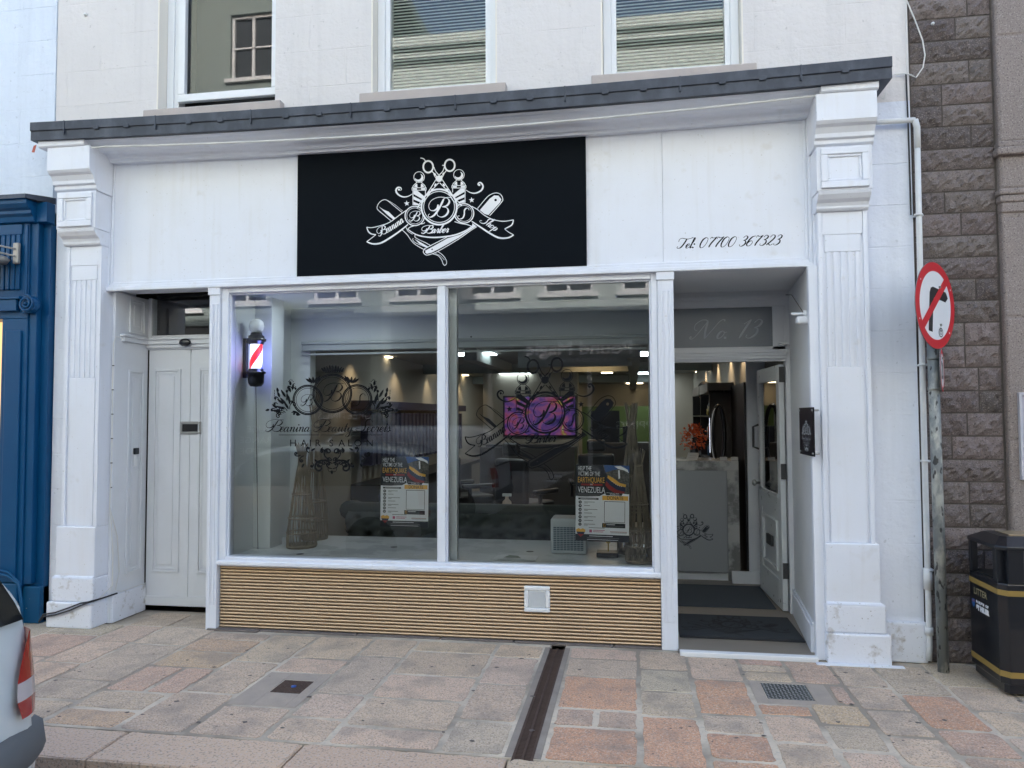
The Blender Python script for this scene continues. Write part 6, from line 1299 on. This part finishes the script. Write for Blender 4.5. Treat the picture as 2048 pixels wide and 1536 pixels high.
# ================================================================= OPPOSITE SIDE OF THE STREET
YO = -10.5
OPW = mat('opposite_grey_green_render', (.27, .33, .32), .8, bump=.2, bscale=12, var=.3, vscale=1.5, col2=(.22, .24, .21)); OPD = mat('opposite_fascia_grey', (.10, .11, .12), .5)
def opp_building(x0, x1, h, wallm, label, nwin, deco=False):
    t = thing('opposite_building', ((x0+x1)/2, YO, 0), label, 'building')
    n = nwin; sp_ = (x1-x0)/n; ops = []
    zs = [(4.35, 6.1), (7.0, 8.7)]+([(9.8, 11.4)] if h > 12 else [])
    for zz in zs:
        if zz[1] < h-.5:
            for k in range(n): cx = x0+(k+.5)*sp_; ops.append((cx-.55, cx+.55, zz[0], zz[1]))
    a = MB(); wall_open(a, x0, x1, 3.9, h, ops, YO-.25, YO); a.box(x0, x1, YO-8, YO-.3, h-.3, h); a.box(x0, x1, YO-.6, YO-.5, 0, h); a.box(x0, x0+.25, YO-.25, YO+.02, 0, 3.9); a.box(x1-.25, x1, YO-.25, YO+.02, 0, 3.9); part(a, 'wall', wallm, t)
    a = MB(); a.box(x0, x1, YO, YO+.35, h-.35, h-.1); a.box(x0, x1, YO, YO+.2, h-.55, h-.35); a.box(x0, x1, YO, YO+.14, 3.92, 4.02); a.box(x0, x1, YO, YO+.10, 6.5, 6.62)
    if deco:
        for k in range(int((x1-x0)/.4)): a.box(x0+k*.4, x0+k*.4+.18, YO+.2, YO+.33, h-.52, h-.36)
        cx = (x0+x1)/2; a.prism([(cx-1.8, h), (cx+1.8, h), (cx, h+1.1)], YO-.2, YO+.3, 'y')
    part(a, 'cornice', wallm, t, bevel=.02)
    for o in ops:
        a = MB(); cx = (o[0]+o[1])/2; a.frame(o[0], o[1], o[2], o[3], .07, YO-.14, YO-.08); a.box(cx-.035, cx+.035, YO-.14, YO-.09, o[2]+.07, o[3]-.07); a.box(o[0]+.07, o[1]-.07, YO-.135, YO-.09, (o[2]+o[3])/2-.02, (o[2]+o[3])/2+.02); a.box(o[0]-.1, o[1]+.1, YO-.1, YO+.09, o[2]-.09, o[2]); wf = part(a, 'window', PLAIN, t)
        a = MB(); a.box(o[0], o[1], YO-.16, YO-.145, o[2], o[3]); part(a, 'pane', mat('opposite_window_glass', (.03, .035, .04), .05, spec=.8), wf)
    return t
tb = opp_building(-14.5, -5.6, 12.6, OPW, 'tall ornate grey green building across the street seen reflected in the upper window', 4, True)
tc_ = opp_building(-5.6, 4.6, 10.4, mat('opposite_pale_render', (.47, .53, .52), .8, bump=.2, bscale=12), 'pale two storey discount store building across the street, seen in reflection', 6)
td = opp_building(4.6, 14, 10.0, mat('opposite_grey_render', (.40, .41, .39), .8), 'grey rendered building across the street to the right of the discount store', 5)
te = opp_building(-24, -14.5, 11.5, MATS['opposite_grey_render'], 'grey rendered terrace across the street beyond the ornate grey green building', 5)
for t_, xa, xb in ((tb, -14.5, -5.6), (tc_, -5.6, 4.6), (td, 4.6, 14), (te, -24, -14.5)):
    a = MB(); a.box(xa+.25, xb-.25, YO-.2, YO+.08, 2.72, 3.9); fb = part(a, 'shop_fascia', OPD if t_ is not tc_ else mat('discount_fascia', (.07, .075, .08), .5), t_)
    a = MB(); a.box(xa+.25, xb-.25, YO-.22, YO-.2, .45, 2.72); part(a, 'shop_glass', mat('opposite_shop_glass', (.025, .03, .035), .05, spec=.8), t_)
    a = MB(); a.box(xa+.25, xb-.25, YO-.25, YO+.03, 0, .45); x = xa+.25
    while x < xb: a.box(x, x+.09, YO-.2, YO+.02, .45, 2.72); x += 2.2
    part(a, 'shop_frame', mat('opposite_frame', (.30, .31, .32), .5), t_)
    if t_ is tc_:
        def om(u, v, h): return Vector((-u, YO+.082+h, v))     # read by someone looking across from this side
        k = Ink(om); ink_text(k, 'Pound Magic', -.02, 3.0, 2.3, .27, ydown=False, extrude_w=.01); ink_text(k, 'YOUR DISCOUNT STORE', .30, 2.83, 1.25, .075, ydown=False); part(k, 'store_lettering', VWHITE, fb)
        def om2(u, v, h): return Vector((-u, YO-.195+h, v))
        k = Ink(om2); ink_text(k, 'SHOPPING', -1.0, 1.38, 1.35, .17, ydown=False); part(k, 'window_lettering', VWHITE, t_)
    if t_ is tb:
        def om2(u, v, h): return Vector((-u, YO-.195+h, v))
        k = Ink(om2); ink_text(k, 'GREETINGS', 5.9, 1.62, 1.3, .17, ydown=False); 
        ink_text(k, 'HUGE', 8.35, 1.32, .62, .15, ydown=False); ink_text(k, 'RANGE', 8.35, 1.06, .8, .15, ydown=False); ink_text(k, 'INSIDE', 8.35, .80, .8, .15, ydown=False); part(k, 'window_lettering', VWHITE, t_)
